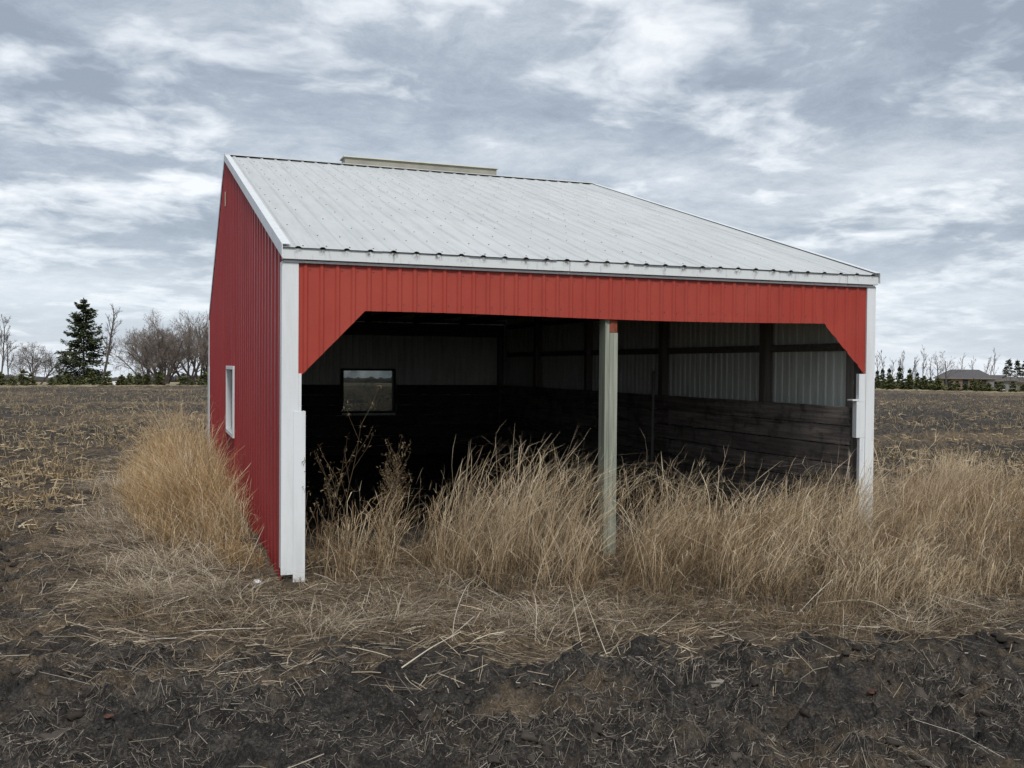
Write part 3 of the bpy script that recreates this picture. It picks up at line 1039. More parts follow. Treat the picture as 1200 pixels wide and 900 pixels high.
def sticks(p0, p1, width, tone, sag=None, rg=None, nseg=2):
    """flat strips between two points with a bend"""
    n_ = len(p0)
    t = np.linspace(0, 1, nseg + 1)[None, :, None]
    pos = p0[:, None] * (1 - t) + p1[:, None] * t
    d = p1 - p0
    per = np.stack([-d[:, 1], d[:, 0], np.zeros(n_)], 1)
    per /= np.linalg.norm(per, axis=1, keepdims=True) + 1e-6
    L_ = np.linalg.norm(d, axis=1)
    if sag is not None:
        pos += (per * (sag * L_)[:, None])[:, None] * (4 * t * (1 - t))
        pos[..., 2] += (np.abs(sag) * L_ * 0.4)[:, None] * (4 * t * (1 - t))[..., 0]
    tw = rg.uniform(-1.1, 1.1, n_)
    sd = per * np.cos(tw)[:, None] + np.array([[0, 0, 1.0]]) * np.sin(tw)[:, None]
    off = sd[:, None] * width[:, None, None] * 0.5
    v = np.stack([pos - off, pos + off], 2).reshape(-1, 3)
    b = ((np.arange(n_) * (nseg + 1) * 2)[:, None] + (np.arange(nseg) * 2)[None]).ravel()
    return v, np.stack([b, b + 1, b + 3, b + 2], 1), np.repeat(tone, (nseg + 1) * 2)


def join(parts):
    vs, qs, ts, k = [], [], [], 0
    for v, q_, t in parts:
        vs.append(v)
        qs.append(q_ + k)
        ts.append(t)
        k += len(v)
    return np.vstack(vs), np.vstack(qs), np.concatenate(ts)


def outside(x, y):
    """false on the wall lines and corner posts"""
    wall = ((np.abs(x) < 0.10) | (np.abs(x - W) < 0.12)) & (y > -0.05) & (y < D)
    return ~wall


def in_poly(x, y, poly):
    inside = np.zeros(len(x), bool)
    px, py = np.array(poly).T
    j = len(px) - 1
    for i in range(len(px)):
        c = ((py[i] > y) != (py[j] > y)) & (x < (px[j] - px[i]) * (y - py[i]) / (py[j] - py[i] + 1e-12) + px[i])
        inside ^= c
        j = i
    return inside


def scatter(poly, n_, rg, clump=0.0, freq=1.4, seed=0):
    px, py = np.array(poly).T
    xs, ys = [], []
    tot = 0
    while tot < n_:
        x = rg.uniform(px.min(), px.max(), n_ * 2)
        y = rg.uniform(py.min(), py.max(), n_ * 2)
        k = in_poly(x, y, poly) & outside(x, y)
        if clump:
            k &= rg.random(len(x)) < np.clip((fbm(x * freq, y * freq, 2, seed) - 0.5) * 4 * clump + 0.5, 0.03, 1)
        xs.append(x[k])
        ys.append(y[k])
        tot += k.sum()
    x, y = np.concatenate(xs)[:n_], np.concatenate(ys)[:n_]
    return x, y


def lean_dirs(n_, ang0, spread, rg):
    a = rg.normal(ang0, spread, n_)
    return np.stack([np.cos(a), np.sin(a)], 1)


SEED_PROF = ([0, 0.62, 0.74, 0.86, 0.96, 1.0], [1.0, 0.8, 0.9, 1.45, 1.1, 0.3])


def tall(name, poly, n_, hmean, hvar, ang0, spread, leanm, mat, label, seed, clump=0.55, hfun=None, tone0=0.5, wid=0.0042, leaves=1.0, curlm=0.06, freq=1.3, per=24, foot=0.07, tspread=0.5, wig=0.016, kink=0.08, grad=0.35, feather=0.0, ns=8):
    rg = np.random.default_rng(seed)
    # tussocks: stems of one tuft share a foot, a height, a tone and a lean
    nt_ = max(8, n_ // per)
    tx, ty = scatter(poly, nt_, rg, clump, freq, seed)
    pk = rg.integers(0, nt_, n_)
    r_ = np.abs(rg.normal(0, foot, n_))
    b_ = rg.uniform(0, 6.283, n_)
    x, y = tx[pk] + r_ * np.cos(b_), ty[pk] + r_ * np.sin(b_)
    ok = outside(x, y)
    x, y = np.where(ok, x, tx[pk]), np.where(ok, y, ty[pk])
    z = gheight(x, y)
    tuft = np.clip(rg.normal(0.5, 0.15, nt_) + 1.5 * (fbm(tx * 1.0, ty * 1.0, 2, seed + 3) - 0.5), 0, 1.15)[pk]
    h = hmean * (0.55 + 0.9 * tuft) * (1 - np.abs(rg.normal(0, hvar, n_)))
    if hfun is not None:
        h = h * hfun(x, y)
    h = np.clip(h, 0.06, 1.75)
    ta = ang0 + (rg.normal(0, tspread, nt_))[pk]
    a = rg.normal(0, spread, n_) + ta
    ld = np.stack([np.cos(a), np.sin(a)], 1)
    lean = np.abs(rg.normal(leanm, leanm * 0.45, n_)) * (0.6 + 0.8 * fbm(x * 1.7, y * 1.7, 2, seed + 5))
    root = np.stack([x, y, z - 0.02], 1)
    tone = np.clip(tone0 + (tuft - 0.5) * 0.5 + rg.normal(0, 0.10, nt_)[pk] + rg.normal(0, 0.27, n_), 0, 1)
    curl = rg.normal(0.03, curlm, n_)
    w_ = wid * rg.uniform(0.6, 1.3, n_)
    v1 = ribbons(root, h, ld, lean, w_, ns, tone, curl, wig, SEED_PROF, 1.6, seed, kink, grad)
    # leaves that leave the stems part-way up
    nl = int(n_ * leaves)
    pick = rg.integers(0, n_, nl)
    seg = rg.integers(0, ns // 2, nl)
    r2_ = v1[3][pick, seg]
    a2 = rg.uniform(0, 6.283, nl) * 0.6 + a[pick]
    v2 = ribbons(r2_, h[pick] * rg.uniform(0.2, 0.55, nl), np.stack([np.cos(a2), np.sin(a2)], 1), rg.uniform(0.3, 1.3, nl), w_[pick] * 1.25, 3, np.clip(tone[pick] - 0.08 + rg.normal(0, .15, nl), 0, 1), None, 0.03, None, 1.4, seed + 1)
    prt = [v1[:3], v2[:3]]
    if feather:
        nf = int(n_ * feather)
        pick = rg.integers(0, n_, nf)
        seg = rg.integers(ns - 3, ns + 1, nf)
        a3 = a[pick] + rg.normal(0, 1.0, nf)
        prt.append(ribbons(v1[3][pick, seg], h[pick] * rg.uniform(0.04, 0.12, nf), np.stack([np.cos(a3), np.sin(a3)], 1), rg.uniform(0.3, 1.0, nf), w_[pick] * 0.8, 2, np.clip(tone[pick] + 0.2 + rg.normal(0, .12, nf), 0, 1), None, 0.0, None, 1.2, seed + 2)[:3])
    V, Q, T = join(prt)
    o = link(name, mesh_np(name, V, Q, {'tone': T}), MAT[mat])
    tag(o, label, 'grass', kind='stuff')
    return v1[3]


# in front of and across the open side
FRONT = [(1.25, -0.35), (1.45, -0.95), (2.4, -1.35), (3.2, -1.7), (3.9, -2.45), (5.2, -2.95), (6.6, -3.0), (7.2, -2.9), (7.0, 0.5), (6.6, 0.9), (5.2, 0.75), (3.6, 0.6), (2.4, 0.5), (1.6, 0.5), (1.3, 0.2)]


def hf_front(x, y):
    # lower towards the front fringe
    return sstep(-2.8, -0.8, y + np.where(x < 3.2, -0.22 * (3.2 - x), 0)) * 0.70 + 0.40


tall('tall_grass', FRONT, 7600, 0.98, 0.32, -0.35, 0.55, 0.46, 'grass', 'tall pale dry grass standing across the open front of the barn', 101, 0.85, hf_front, 0.60, 0.0036, 0.5, 0.18, per=17, foot=.09, tspread=.55, wig=.022, kink=.14, feather=0.8, grad=.5)
tall('curled_stems', FRONT, 800, 1.0, 0.25, -0.35, 1.6, 0.40, 'grass', 'bleached curling stems that rise above the front grass', 111, 0.4, hf_front, 0.85, 0.0042, 0.6, 0.30, per=4, foot=.05, tspread=1.2, wig=.03, kink=.15, feather=3.0)
RIGHT = [(7.2, -2.9), (9.5, -2.7), (12.6, -1.6), (13.4, 0.5), (12.5, 2.4), (10.8, 3.2), (9.0, 3.9), (7.25, 4.5)]
tall('tall_grass', RIGHT, 9000, 0.74, 0.25, -0.35, 0.8, 0.38, 'grass', 'dense brownish dry grass right of the white corner post', 202, 0.6, lambda x, y: 1 - 0.35 * sstep(10.5, 13.2, x), 0.50, 0.0038, 0.7, 0.16, per=18, foot=.11, tspread=.8, wig=.022, kink=.14, feather=0.7, grad=.4, ns=6)
LEFT = [(-0.12, 0.4), (-0.5, 0.6), (-1.05, 1.5), (-1.35, 3.2), (-1.6, 5.5), (-1.7, 8.5), (-1.4, 11.5), (-0.4, 12.8), (-0.12, 12.5)]


def hf_left(x, y):
    return (0.42 + 0.58 * sstep(0.5, 4.0, y)) * (1 - 0.45 * sstep(0.7, 1.7, -x)) * (0.40 + 1.2 * fbm(x * 1.2, y * 1.0, 2, 88))


tall('golden_grass', LEFT, 8600, 0.94, 0.38, 2.7, 1.4, 0.5, 'golden', 'golden dry grass bank along the red gable wall', 303, 0.5, hf_left, 0.52, 0.0038, 0.7, 0.16, per=18, foot=.12, tspread=1.1, wig=.025, kink=.14, feather=0.7, grad=.45, ns=6)
tall('wispy_grass', LEFT, 1700, 1.12, 0.30, 2.0, 1.6, 0.42, 'grass', 'pale wispy stems rising over the golden grass bank', 313, 0.3, hf_left, 0.7, 0.0042, 0.9, 0.2, per=5, foot=.1, tspread=1.4, wig=.03, kink=.2, feather=3.0)
LEFTFLAT = [(-0.15, -0.9), (-1.4, -1.1), (-2.1, 1.0), (-2.2, 5.0), (-2.2, 9.0), (-1.6, 8.0), (-1.2, 3.5), (-0.7, 1.2), (-0.15, 0.5)]
tall('flattened_grass', LEFTFLAT, 7000, 0.30, 0.3, 2.6, 0.6, 1.5, 'litter', 'flattened pale grass spread left of the golden bank', 616, 0.7, None, 0.5, 0.0042, 0.3, 0.1, per=26, foot=.12, tspread=1.2, wig=.03, ns=4)
INNER = [(0.28, -0.55), (1.15, -0.35), (1.25, 0.8), (1.0, 1.6), (0.35, 1.6)]
tall('sparse_grass', INNER, 330, 0.80, 0.25, -0.1, 1.0, 0.3, 'grass', 'sparse dry stems beside the left post in the opening', 404, 0.6, None, 0.45, 0.0050, 1.2, 0.15, per=9, foot=.06, tspread=.8, wig=.03, kink=.2, feather=2.0)
FRINGE = [(-1.6, 0.8), (-1.4, -1.4), (0.2, -2.3), (2.0, -2.9), (3.8, -3.6), (6, -3.9), (9, -3.3), (13, -2.8), (13, -1.4), (9, -1.7), (6.5, -2.0), (4, -1.7), (2.4, -1.0), (1.0, 0.2), (0.1, -0.12), (-0.3, 0.6)]
tall('short_weeds', FRINGE, 8000, 0.22, 0.3, 0.3, 1.2, 0.6, 'weed', 'short brown weed stems between the tall grass and the soil', 505, 0.6, lambda x, y: 0.5 + 0.9 * fbm(x * 1.5, y * 1.5, 2, 66), 0.45, 0.0036, 0.8, 0.1, per=7, foot=.05, tspread=1.5, kink=.15, ns=4)
tall('flattened_grass', FRINGE, 12000, 0.26, 0.3, -0.2, 0.7, 1.6, 'litter', 'flattened grey straw mat before the tall grass', 606, 0.6, None, 0.42, 0.0042, 0.3, 0.1, per=22, foot=.12, tspread=1.6, wig=.03, ns=4)
tall('undergrowth', FRONT, 7000, 0.40, 0.35, -0.3, 1.0, 0.5, 'weed', 'short brown undergrowth at the feet of the tall front grass', 707, 0.5, None, 0.40, 0.0045, 0.5, 0.1, per=14, foot=.10, tspread=1.2, kink=.15, ns=4)


# branching weeds with seed clusters, each a thing of its own
def weed(name, x, y, h, seed, label, group=None, lean=(0.1, 0), nb=16):
    rg = np.random.default_rng(seed)
    root = empty(name, (x, y, float(gheight(np.array([x]), np.array([y]))[0])))
    tag(root, label, 'weed', group)
    segs, tips = [], []
    for s_ in range(3):
        p = np.array([rg.normal(0, .02), rg.normal(0, .02), -0.02])
        d = np.array([lean[0] + rg.normal(0, .13), lean[1] + rg.normal(0, .13), 1.0])
        hh = h * (1 if s_ == 0 else rg.uniform(.6, .9))
        ns = 10
        for i in range(ns):
            d[:2] += rg.normal(0, .06, 2)
            q_ = p + d / np.linalg.norm(d) * hh / ns
            r_ = 0.0042 * (1 - 0.7 * i / ns)
            segs.append((p, q_, r_, r_ * .93))
            if i > 3:
                for _ in range(max(1, nb // 10)):
                    a = rg.uniform(0, 6.28)
                    bd = np.array([math.cos(a) * .55, math.sin(a) * .55, .85])
                    b1 = q_ + bd * hh * rg.uniform(.08, .2)
                    b2 = b1 + (bd + np.array([0, 0, .4])) * hh * rg.uniform(.04, .1)
                    segs += [(q_, b1, .0022, .0018), (b1, b2, .0018, .0012)]
                    tips += [b1, b2]
            p = q_
        tips.append(p)
    A = np.array([s_[0] for s_ in segs])
    B = np.array([s_[1] for s_ in segs])
    ra = np.array([s_[2] for s_ in segs])
    rb = np.array([s_[3] for s_ in segs])
    v, q_ = tubes(A, B, ra, rb, 3)
    link('stem', mesh_np('stem', v, q_, {'tone': np.full(len(v), 0.62)}), MAT['weed'], root)
    tips = np.array(tips)
    k = np.repeat(tips, 5, 0) + rg.normal(0, .016, (len(tips) * 5, 3))
    v, q_, t = sticks(k, k + rg.normal(0, .016, k.shape), rg.uniform(.004, .008, len(k)), rg.uniform(.4, 1, len(k)), None, rg, 1)
    link('seed_head', mesh_np('seed_head', v, q_, {'tone': t}), MAT['weed'], root)['kind'] = 'stuff'
    return root


def tubes(A, B, ra, rb, ns=3):
    d = B - A
    d = d / (np.linalg.norm(d, axis=1, keepdims=True) + 1e-9)
    ref = np.where(np.abs(d[:, 2:3]) < 0.9, np.array([[0, 0, 1.0]]), np.array([[1.0, 0, 0]]))
    s_ = np.cross(d, ref)
    s_ /= np.linalg.norm(s_, axis=1, keepdims=True) + 1e-9
    t_ = np.cross(d, s_)
    an = np.arange(ns) * 2 * math.pi / ns
    ring = s_[:, None] * np.cos(an)[None, :, None] + t_[:, None] * np.sin(an)[None, :, None]
    va = A[:, None] + ring * ra[:, None, None]
    vb = B[:, None] + ring * rb[:, None, None]
    v = np.concatenate([va, vb], 1).reshape(-1, 3)
    base = (np.arange(len(A)) * 2 * ns)[:, None]
    i = np.arange(ns)[None]
    j = (np.arange(ns) + 1)[None] % ns
    q_ = np.stack([base + i, base + j, base + ns + j, base + ns + i], -1).reshape(-1, 4)
    return v, q_


weed('dead_weed', 0.52, 0.30, 1.55, 1, 'tallest dead weed right beside the white left post', lean=(0.12, -.05))
weed('dead_weed', 0.42, -0.05, 1.15, 2, 'thin dead weed touching the white left post', lean=(-0.02, 0))
weed('dead_weed', 0.95, 0.45, 1.10, 3, 'bushy dead weed between left post and grass gap', lean=(0.35, 0), nb=30)
weed('dead_weed', 1.32, 0.75, 1.12, 4, 'dead weed with round seed head before the dark gap', lean=(0.05, 0), nb=34)

# straw lying on the mat around the barn
rg = np.random.default_rng(77)


def lying(poly, n_, lmin, lmax, w_, seed, keep, lift=0.012, clump=0.0, freq=1.5, tmul=1.0, tbase=0.5, bury=0.0, ns=2):
    rg = np.random.default_rng(seed)
    x, y = scatter(poly, n_, rg, clump, freq, seed)
    s_, lit, ins_, ver = zones(x, y)
    k = rg.random(n_) < keep(s_, lit, ins_)
    x, y = x[k], y[k]
    n2_ = len(x)
    L_ = rg.uniform(lmin, lmax, n2_) * rg.uniform(0.5, 1, n2_)
    a = rg.normal(0.2, 1.0, n2_)
    dx, dy = np.cos(a) * L_ / 2, np.sin(a) * L_ / 2
    z0 = gheight(x - dx, y - dy) + rg.exponential(lift, n2_) + 0.004 - bury
    z1 = gheight(x + dx, y + dy) + rg.exponential(lift, n2_) + 0.004 - bury
    zm = gheight(x, y) + 0.006
    bump_ = np.maximum(zm - (z0 + z1) / 2, 0)
    p0 = np.stack([x - dx, y - dy, z0 + bump_], 1)
    p1 = np.stack([x + dx, y + dy, z1 + bump_], 1)
    return sticks(p0, p1, w_ * rg.uniform(.6, 1.5, n2_), np.clip(rg.beta(1.6, 2.2, n2_) * tmul + tbase - 0.45, 0, 1), rg.normal(0, 0.05, n2_), rg, ns)


AROUND = [(-4.5, 14), (-4.6, 2), (-3.0, -2.4), (-0.7, -3.4), (1.1, -4.0), (3, -4.6), (6, -4.9), (10, -4.4), (15, -3.6), (14.5, 5), (9, 6), (7.2, 1.0), (0.2, 1.2), (0, 14)]
v = lying(AROUND, 85000, 0.05, 0.30, 0.0042, 1, lambda s_, l_, i_: np.clip(l_ * 0.9 + 0.05, 0.02, 1), 0.014)
o = link('straw_litter', mesh_np('straw_litter', *v[:2], {'tone': v[2]}), MAT['litter'])
tag(o, 'matted straw litter lying around the barn', 'straw', kind='stuff')
FORE = [(-3.2, 9.0), (-5.2, 9.0), (-4.0, -1.0), (-2.6, -5.8), (0.5, -6.6), (4.2, -7.4), (6.8, -5.0), (9, -4), (5, -4.2), (1.1, -3.3), (-0.8, -2.6), (-1.8, -1.0), (-2.1, 2.0)]
v = lying(FORE, 90000, 0.015, 0.10, 0.0026, 2, lambda s_, l_, i_: 0.8 - 0.3 * l_, 0.002, 0.9, 1.6, 1.0, 0.36, bury=0.006, ns=1)
v2 = lying(FORE, 260, 0.2, 0.6, 0.0036, 22, lambda s_, l_, i_: 1.0 + 0 * s_, 0.012, 0.0, 2, 1.0, 0.72)
v3 = lying(AROUND, 900, 0.3, 0.9, 0.0048, 23, lambda s_, l_, i_: l_, 0.05, 0.0, 2, 0.8, 0.85)
V, Q, T = join([v, v2, v3])
o = link('soil_straw', mesh_np('soil_straw', V, Q, {'tone': T}), MAT['grey'])
tag(o, 'broken straw bits scattered over the dark foreground soil', 'straw', kind='stuff')


# corn stubble and husks over the field
def stubble(n_, seed):
    rg = np.random.default_rng(seed)
    u = rg.random(n_)
    r = 13 * (96 / 13.0) ** (u ** 0.85)
    a = YAW + rg.uniform(-0.66, 0.66, n_)
    x, y = CAM[0] + r * np.sin(a), CAM[1] + r * np.cos(a)
    s_, lit, ins_, ver = zones(x, y)
    patch = fbm(x * 0.35, y * 0.8, 3, 91)
    keep = (rg.random(n_) < np.clip((patch - 0.40) * 5.0, 0.06, 1)) & (lit < 0.35) & (y > edge_y(x) + 2.2) & ~((x > -0.5) & (x < W + 0.5) & (y > -1) & (y < D + .5))
    x, y, r = x[keep], y[keep], r[keep]
    n2_ = len(x)
    z = gheight(x, y)
    up = rg.random(n2_) < 0.30
    # standing butts
    xs, ys, zs = x[up], y[up], z[up]
    k = len(xs)
    h = rg.uniform(0.08, 0.26, k)
    p0 = np.stack([xs, ys, zs - 0.02], 1)
    p1 = p0 + np.stack([rg.normal(0, .35, k) * h, rg.normal(0, .35, k) * h, h], 1)
    v1 = tubes(p0, p1, np.full(k, .008), np.full(k, .007), 3)
    t1 = np.repeat(np.clip(rg.beta(2, 2, k), 0, 1), 6)
    # husks and broken stalks lying about
    xl, yl, zl = x[~up], y[~up], z[~up]
    k = len(xl)
    L_ = rg.uniform(0.05, 0.32, k)
    a = rg.uniform(0, 3.1416, k)
    d = np.stack([np.cos(a) * L_ / 2, np.sin(a) * L_ / 2, rg.normal(0, .12, k) * L_], 1)
    c = np.stack([xl, yl, zl + 0.035], 1)
    v2 = sticks(c - d, c + d, rg.uniform(.006, .024, k), rg.beta(1.7, 2.0, k), rg.normal(0, .15, k), rg, 2)
    return join([(v1[0], v1[1], t1), v2])


V, Q, T = stubble(120000, 9)
o = link('corn_stubble', mesh_np('corn_stubble', V, Q, {'tone': T}), MAT['stubble'])
tag(o, 'pale broken corn stubble and husks over the field', 'stubble', kind='stuff')


# soil clods
def clods(n_, seed, poly, rmin, rmax, keepf, sub=2):
    bm = bmesh.new()
    bmesh.ops.create_icosphere(bm, subdivisions=sub, radius=1)
    base = np.array([v_.co[:] for v_ in bm.verts])
    tri = np.array([[v_.index for v_ in f_.verts] for f_ in bm.faces])
    bm.free()
    rg = np.random.default_rng(seed)
    x, y = scatter(poly, n_, rg, 0.8, 1.8, seed)
    s_, lit, ins_, ver = zones(x, y)
    k = rg.random(n_) < keepf(lit)
    x, y = x[k], y[k]
    n2_ = len(x)
    r = rmin + (rmax - rmin) * rg.beta(1.0, 4.5, n2_)
    z = gheight(x, y) - r * 0.05
    nb = len(base)
    ph = rg.uniform(0, 6.28, (n2_, 3, 3))
    fr = rg.uniform(1.2, 3.6, (n2_, 3, 3))
    disp = np.ones((n2_, nb))
    for i in range(3):
        disp += 0.20 * np.sin(np.einsum('bk,nk->nb', base, fr[:, :, i] * 1.7) + ph[:, 0, i][:, None])
    disp += rg.normal(0, 0.20, disp.shape)
    sc = rg.uniform(.7, 1.3, (n2_, 1, 3))
    sc[..., 2] *= 0.7
    v = base[None] * disp[..., None] * r[:, None, None] * sc + np.stack([x, y, z], 1)[:, None]
    q_ = (tri[None] + (np.arange(n2_) * nb)[:, None, None]).reshape(-1, 3)
    return v.reshape(-1, 3), q_, np.repeat(rg.random(n2_), nb)


CL = [(-6, 6), (-4.5, -3), (-2.6, -6.0), (0.5, -6.8), (4.5, -7.6), (8.5, -5.5), (12, -4), (8, -3.9), (5, -4.1), (2, -3.6), (-0.8, -2.7), (-2.2, -1.2), (-2.6, 2), (-4, 9)]
c1 = clods(1900, 4, CL, 0.010, 0.075, lambda l_: 1 - 0.9 * l_)
c2 = clods(8000, 14, CL, 0.004, 0.022, lambda l_: 1 - 0.8 * l_, 1)
v, q_, t = join([c1, c2])
o = link('soil_clods', mesh_np('soil_clods', v, q_, {'tone': t}, smooth=False), MAT['clod'])
tag(o, 'loose dark soil clods over the tilled ground', 'soil', kind='stuff')


# pale fallen stalks that one can pick out, and stones
def stalk(pts, r, label):
    pts = np.array(pts, float)
    z = gheight(pts[:, 0], pts[:, 1])
    P = pts.copy()
    P[:, 2] += z
    tt = np.linspace(0, len(P) - 1, 12)
    Q_ = np.stack([np.interp(tt, np.arange(len(P)), P[:, i]) for i in range(3)], 1)
    for _ in range(2):
        Q_[1:-1] = (Q_[:-2] + 2 * Q_[1:-1] + Q_[2:]) / 4
    A, B = Q_[:-1], Q_[1:]
    rad = np.linspace(r, r * 0.45, 12)
    v, q_ = tubes(A, B, rad[:-1], rad[1:], 5)
    o = link('fallen_stalk', mesh_np('fallen_stalk', v, q_, None, True), MAT['stalk'])
    return tag(o, label, 'stalk', 'pale fallen stalks before the grass')


def stone(x, y, sx, sy, sz, seed, mat, name, label):
    bm = bmesh.new()
    bmesh.ops.create_icosphere(bm, subdivisions=3, radius=1)
    rg = np.random.default_rng(seed)
    fr, ph = rg.uniform(1, 3, (5, 3)), rg.uniform(0, 6, 5)
    for v_ in bm.verts:
        c = np.array(v_.co)
        d = 1 + sum(.10 * math.sin(c @ fr[i] * 1.6 + ph[i]) for i in range(5))
        v_.co = Vector((c[0] * d * sx, c[1] * d * sy, max(c[2] * d, -.5) * sz))
    me_ = bpy.data.meshes.new(name)
    bm.to_mesh(me_)
    bm.free()
    o = link(name, me_, MAT[mat], None, (x, y, float(gheight(np.array([x]), np.array([y]))[0]) + sz * 0.3))
    return tag(o, label, {'dead_leaf_clump': 'leaves', 'white_scrap': 'scrap'}.get(name, 'stone'))


def px_ground(u, v):
    """ground point under a picture position, used once to read off where things lie"""
    x, y = (u - 600) / F, (450 - v) / F
    d = DV + RX * x + UX * y
    t = -CAM[2] / d.z
    return CAM[0] + d.x * t, CAM[1] + d.y * t


def gp(u, v, lift=0.02):
    x, y = px_ground(u, v)
    return (x, y, lift)


stalk([gp(470, 792, .02), gp(505, 772, .04), gp(540, 752, .10)], 0.0064, 'thick bleached stalk slanting up at the soil edge')
stalk([gp(413, 768, .02), gp(445, 780, .03), gp(472, 790, .02)], 0.0045, 'bleached stalk meeting the thick slanting stalk')
stalk([gp(533, 678, .05), gp(575, 694, .03), gp(612, 710, .02)], 0.0053, 'pale stalk lying at the foot of the tall grass')
stalk([gp(530, 752, .01), gp(532, 735, .12), gp(545, 715, .20), gp(556, 706, .22)], 0.0037, 'thin curved stalk arching up from the litter')
stalk([gp(830, 735, .02), gp(880, 765, .03), gp(930, 778, .02), gp(985, 783, .02)], 0.0053, 'long pale stalk curving along the soil edge')
stalk([gp(960, 712, .04), gp(1020, 722, .16), gp(1062, 738, .10), gp(1090, 735, .04)], 0.0045, 'bleached stalk bowed over the litter on the right')
stalk([gp(700, 765, .02), gp(760, 740, .02), gp(690, 705, .20)][0:2] + [gp(800, 722, .05)], 0.0037, 'thin stalk lying in the middle litter')
stalk([gp(684, 768, .01), gp(676, 740, .14), gp(667, 722, .26)], 0.0034, 'left one of two thin upright bent stalks')
stalk([gp(712, 764, .01), gp(692, 740, .16), gp(678, 722, .28)], 0.0034, 'right one of two thin upright bent stalks')
stalk([gp(150, 690, .02), gp(175, 676, .05), gp(198, 664, .10)], 0.0045, 'pale stalk on the flattened grass left of the barn')
stalk([gp(285, 672, .02), gp(300, 655, .16), gp(315, 640, .34)], 0.0041, 'pale stalk leaning against the red gable corner')
stone(*px_ground(840, 800), .07, .045, .024, 1, 'stone', 'flat_stone', 'flat pale stone on the dark soil edge')
stone(*px_ground(1082, 797), .05, .04, .025, 6, 'stone', 'flat_stone', 'small pale stone at the right soil edge')
stone(*px_ground(1022, 818), .03, .022, .016, 2, 'brickred', 'red_stone', 'small red brown stone in the right foreground')
stone(*px_ground(990, 862), .03, .03, .02, 3, 'brickred', 'red_stone', 'tiny red brown stone near the bottom right')
stone(*px_ground(128, 855), .03, .022, .012, 4, 'brickred', 'dead_leaf_clump', 'brown leaf clump in the left foreground soil')
stone(*px_ground(302, 683), .035, .03, .045, 5, 'paint', 'white_scrap', 'small white scrap left of the white post foot')


# ---------------------------------------------------------------- far trees, shrubs and houses
def far_pos(u, d):
    x = (u - 600) / F
    dd = DV + RX * x
    a = math.atan2(dd.x, dd.y)
    X, Y = CAM[0] + d * math.sin(a), CAM[1] + d * math.cos(a)
    return X, Y, float(gheight(np.array([X]), np.array([Y]))[0])


def grow(rg, h, trunk_r, stems=1, spread=0.35, first=0.25, nb=9, levels=3, updraft=0.25, lean=(0, 0), twig=0.009, ratio=0.55, taper=0.6):
    """returns trunk segments and branch segments of a bare tree of height h"""
    tr, br = [], []

    def limb(p, d, L_, r, lvl, store):
        n_ = (7, 5, 3, 2)[lvl]
        pts = []
        for i in range(n_):
            d = d + rg.normal(0, (0.045, .11, .18, .2)[lvl], 3)
            d[2] += updraft * (0.10 if lvl == 0 else 0.5) * (1 / n_) * 2
            d = d / np.linalg.norm(d)
            q_ = p + d * L_ / n_
            r2_ = max(r * (1 - taper / n_ * 1.2), twig * .6)
            store.append((p, q_, r, r2_))
            pts.append((q_, d, r2_, (i + 1) / n_))
            p, r = q_, r2_
        if lvl >= levels:
            return
        k = int(nb * (1.0 if lvl == 0 else 0.75) * rg.uniform(.8, 1.2))
        for j in range(k):
            f_ = first + (1 - first) * (j + rg.random()) / k if lvl == 0 else 0.2 + .8 * rg.random()
            q_, d_, r_, _ = pts[min(int(f_ * n_), n_ - 1)]
            a = rg.uniform(0, 6.283)
            side = np.cross(d_, [math.cos(a), math.sin(a), .3])
            side /= np.linalg.norm(side) + 1e-6
            nd = d_ * (1 - spread) + side * (spread + .35 * rg.random() * spread)
            nd = nd / np.linalg.norm(nd)
            LL = L_ * ratio * (1.15 - 0.55 * f_) * rg.uniform(.7, 1.15)
            limb(q_, nd, LL, max(r_ * 0.55, twig), lvl + 1, br)
    for s_ in range(stems):
        if stems > 1:
            a = 6.283 * s_ / stems + rg.normal(0, .3)
            o_ = rg.uniform(.15, 1.0)
            d = np.array([math.cos(a) * o_, math.sin(a) * o_, 1.0])
            p = np.array([math.cos(a) * .25, math.sin(a) * .25, -0.2])
        else:
            d = np.array([lean[0], lean[1], 1.0])
            p = np.array([0, 0, -0.2])
        limb(p, d / np.linalg.norm(d), h * rg.uniform(.62, .8) if stems > 1 else h * .86, trunk_r, 0, tr)
    return tr, br


def seg_mesh(name, segs, ns):
    A = np.array([s_[0] for s_ in segs])
    B = np.array([s_[1] for s_ in segs])
    v, q_ = tubes(A, B, np.array([s_[2] for s_ in segs]), np.array([s_[3] for s_ in segs]), ns)
    return mesh_np(name, v, q_)


def bare_tree(u, d, h, label, seed, group=None, name='bare_tree', twigmat='twig', **kw):
    rg = np.random.default_rng(seed)
    tr, br = grow(rg, h, kw.pop('trunk_r', h * 0.014), **kw)
    pts = np.array([s_[1] for s_ in tr + br])
    k = h / pts[:, 2].max()
    tr = [(a * k, b * k, r0, r1) for a, b, r0, r1 in tr]
    br = [(a * k, b * k, r0, r1) for a, b, r0, r1 in br]
    t = empty(name, far_pos(u, d))
    tag(t, label, 'tree', group)
    link('trunk', seg_mesh('trunk', tr, 6), MAT['bark'], t)
    link('crown', seg_mesh('crown', br, 3), MAT[twigmat], t)
    return t


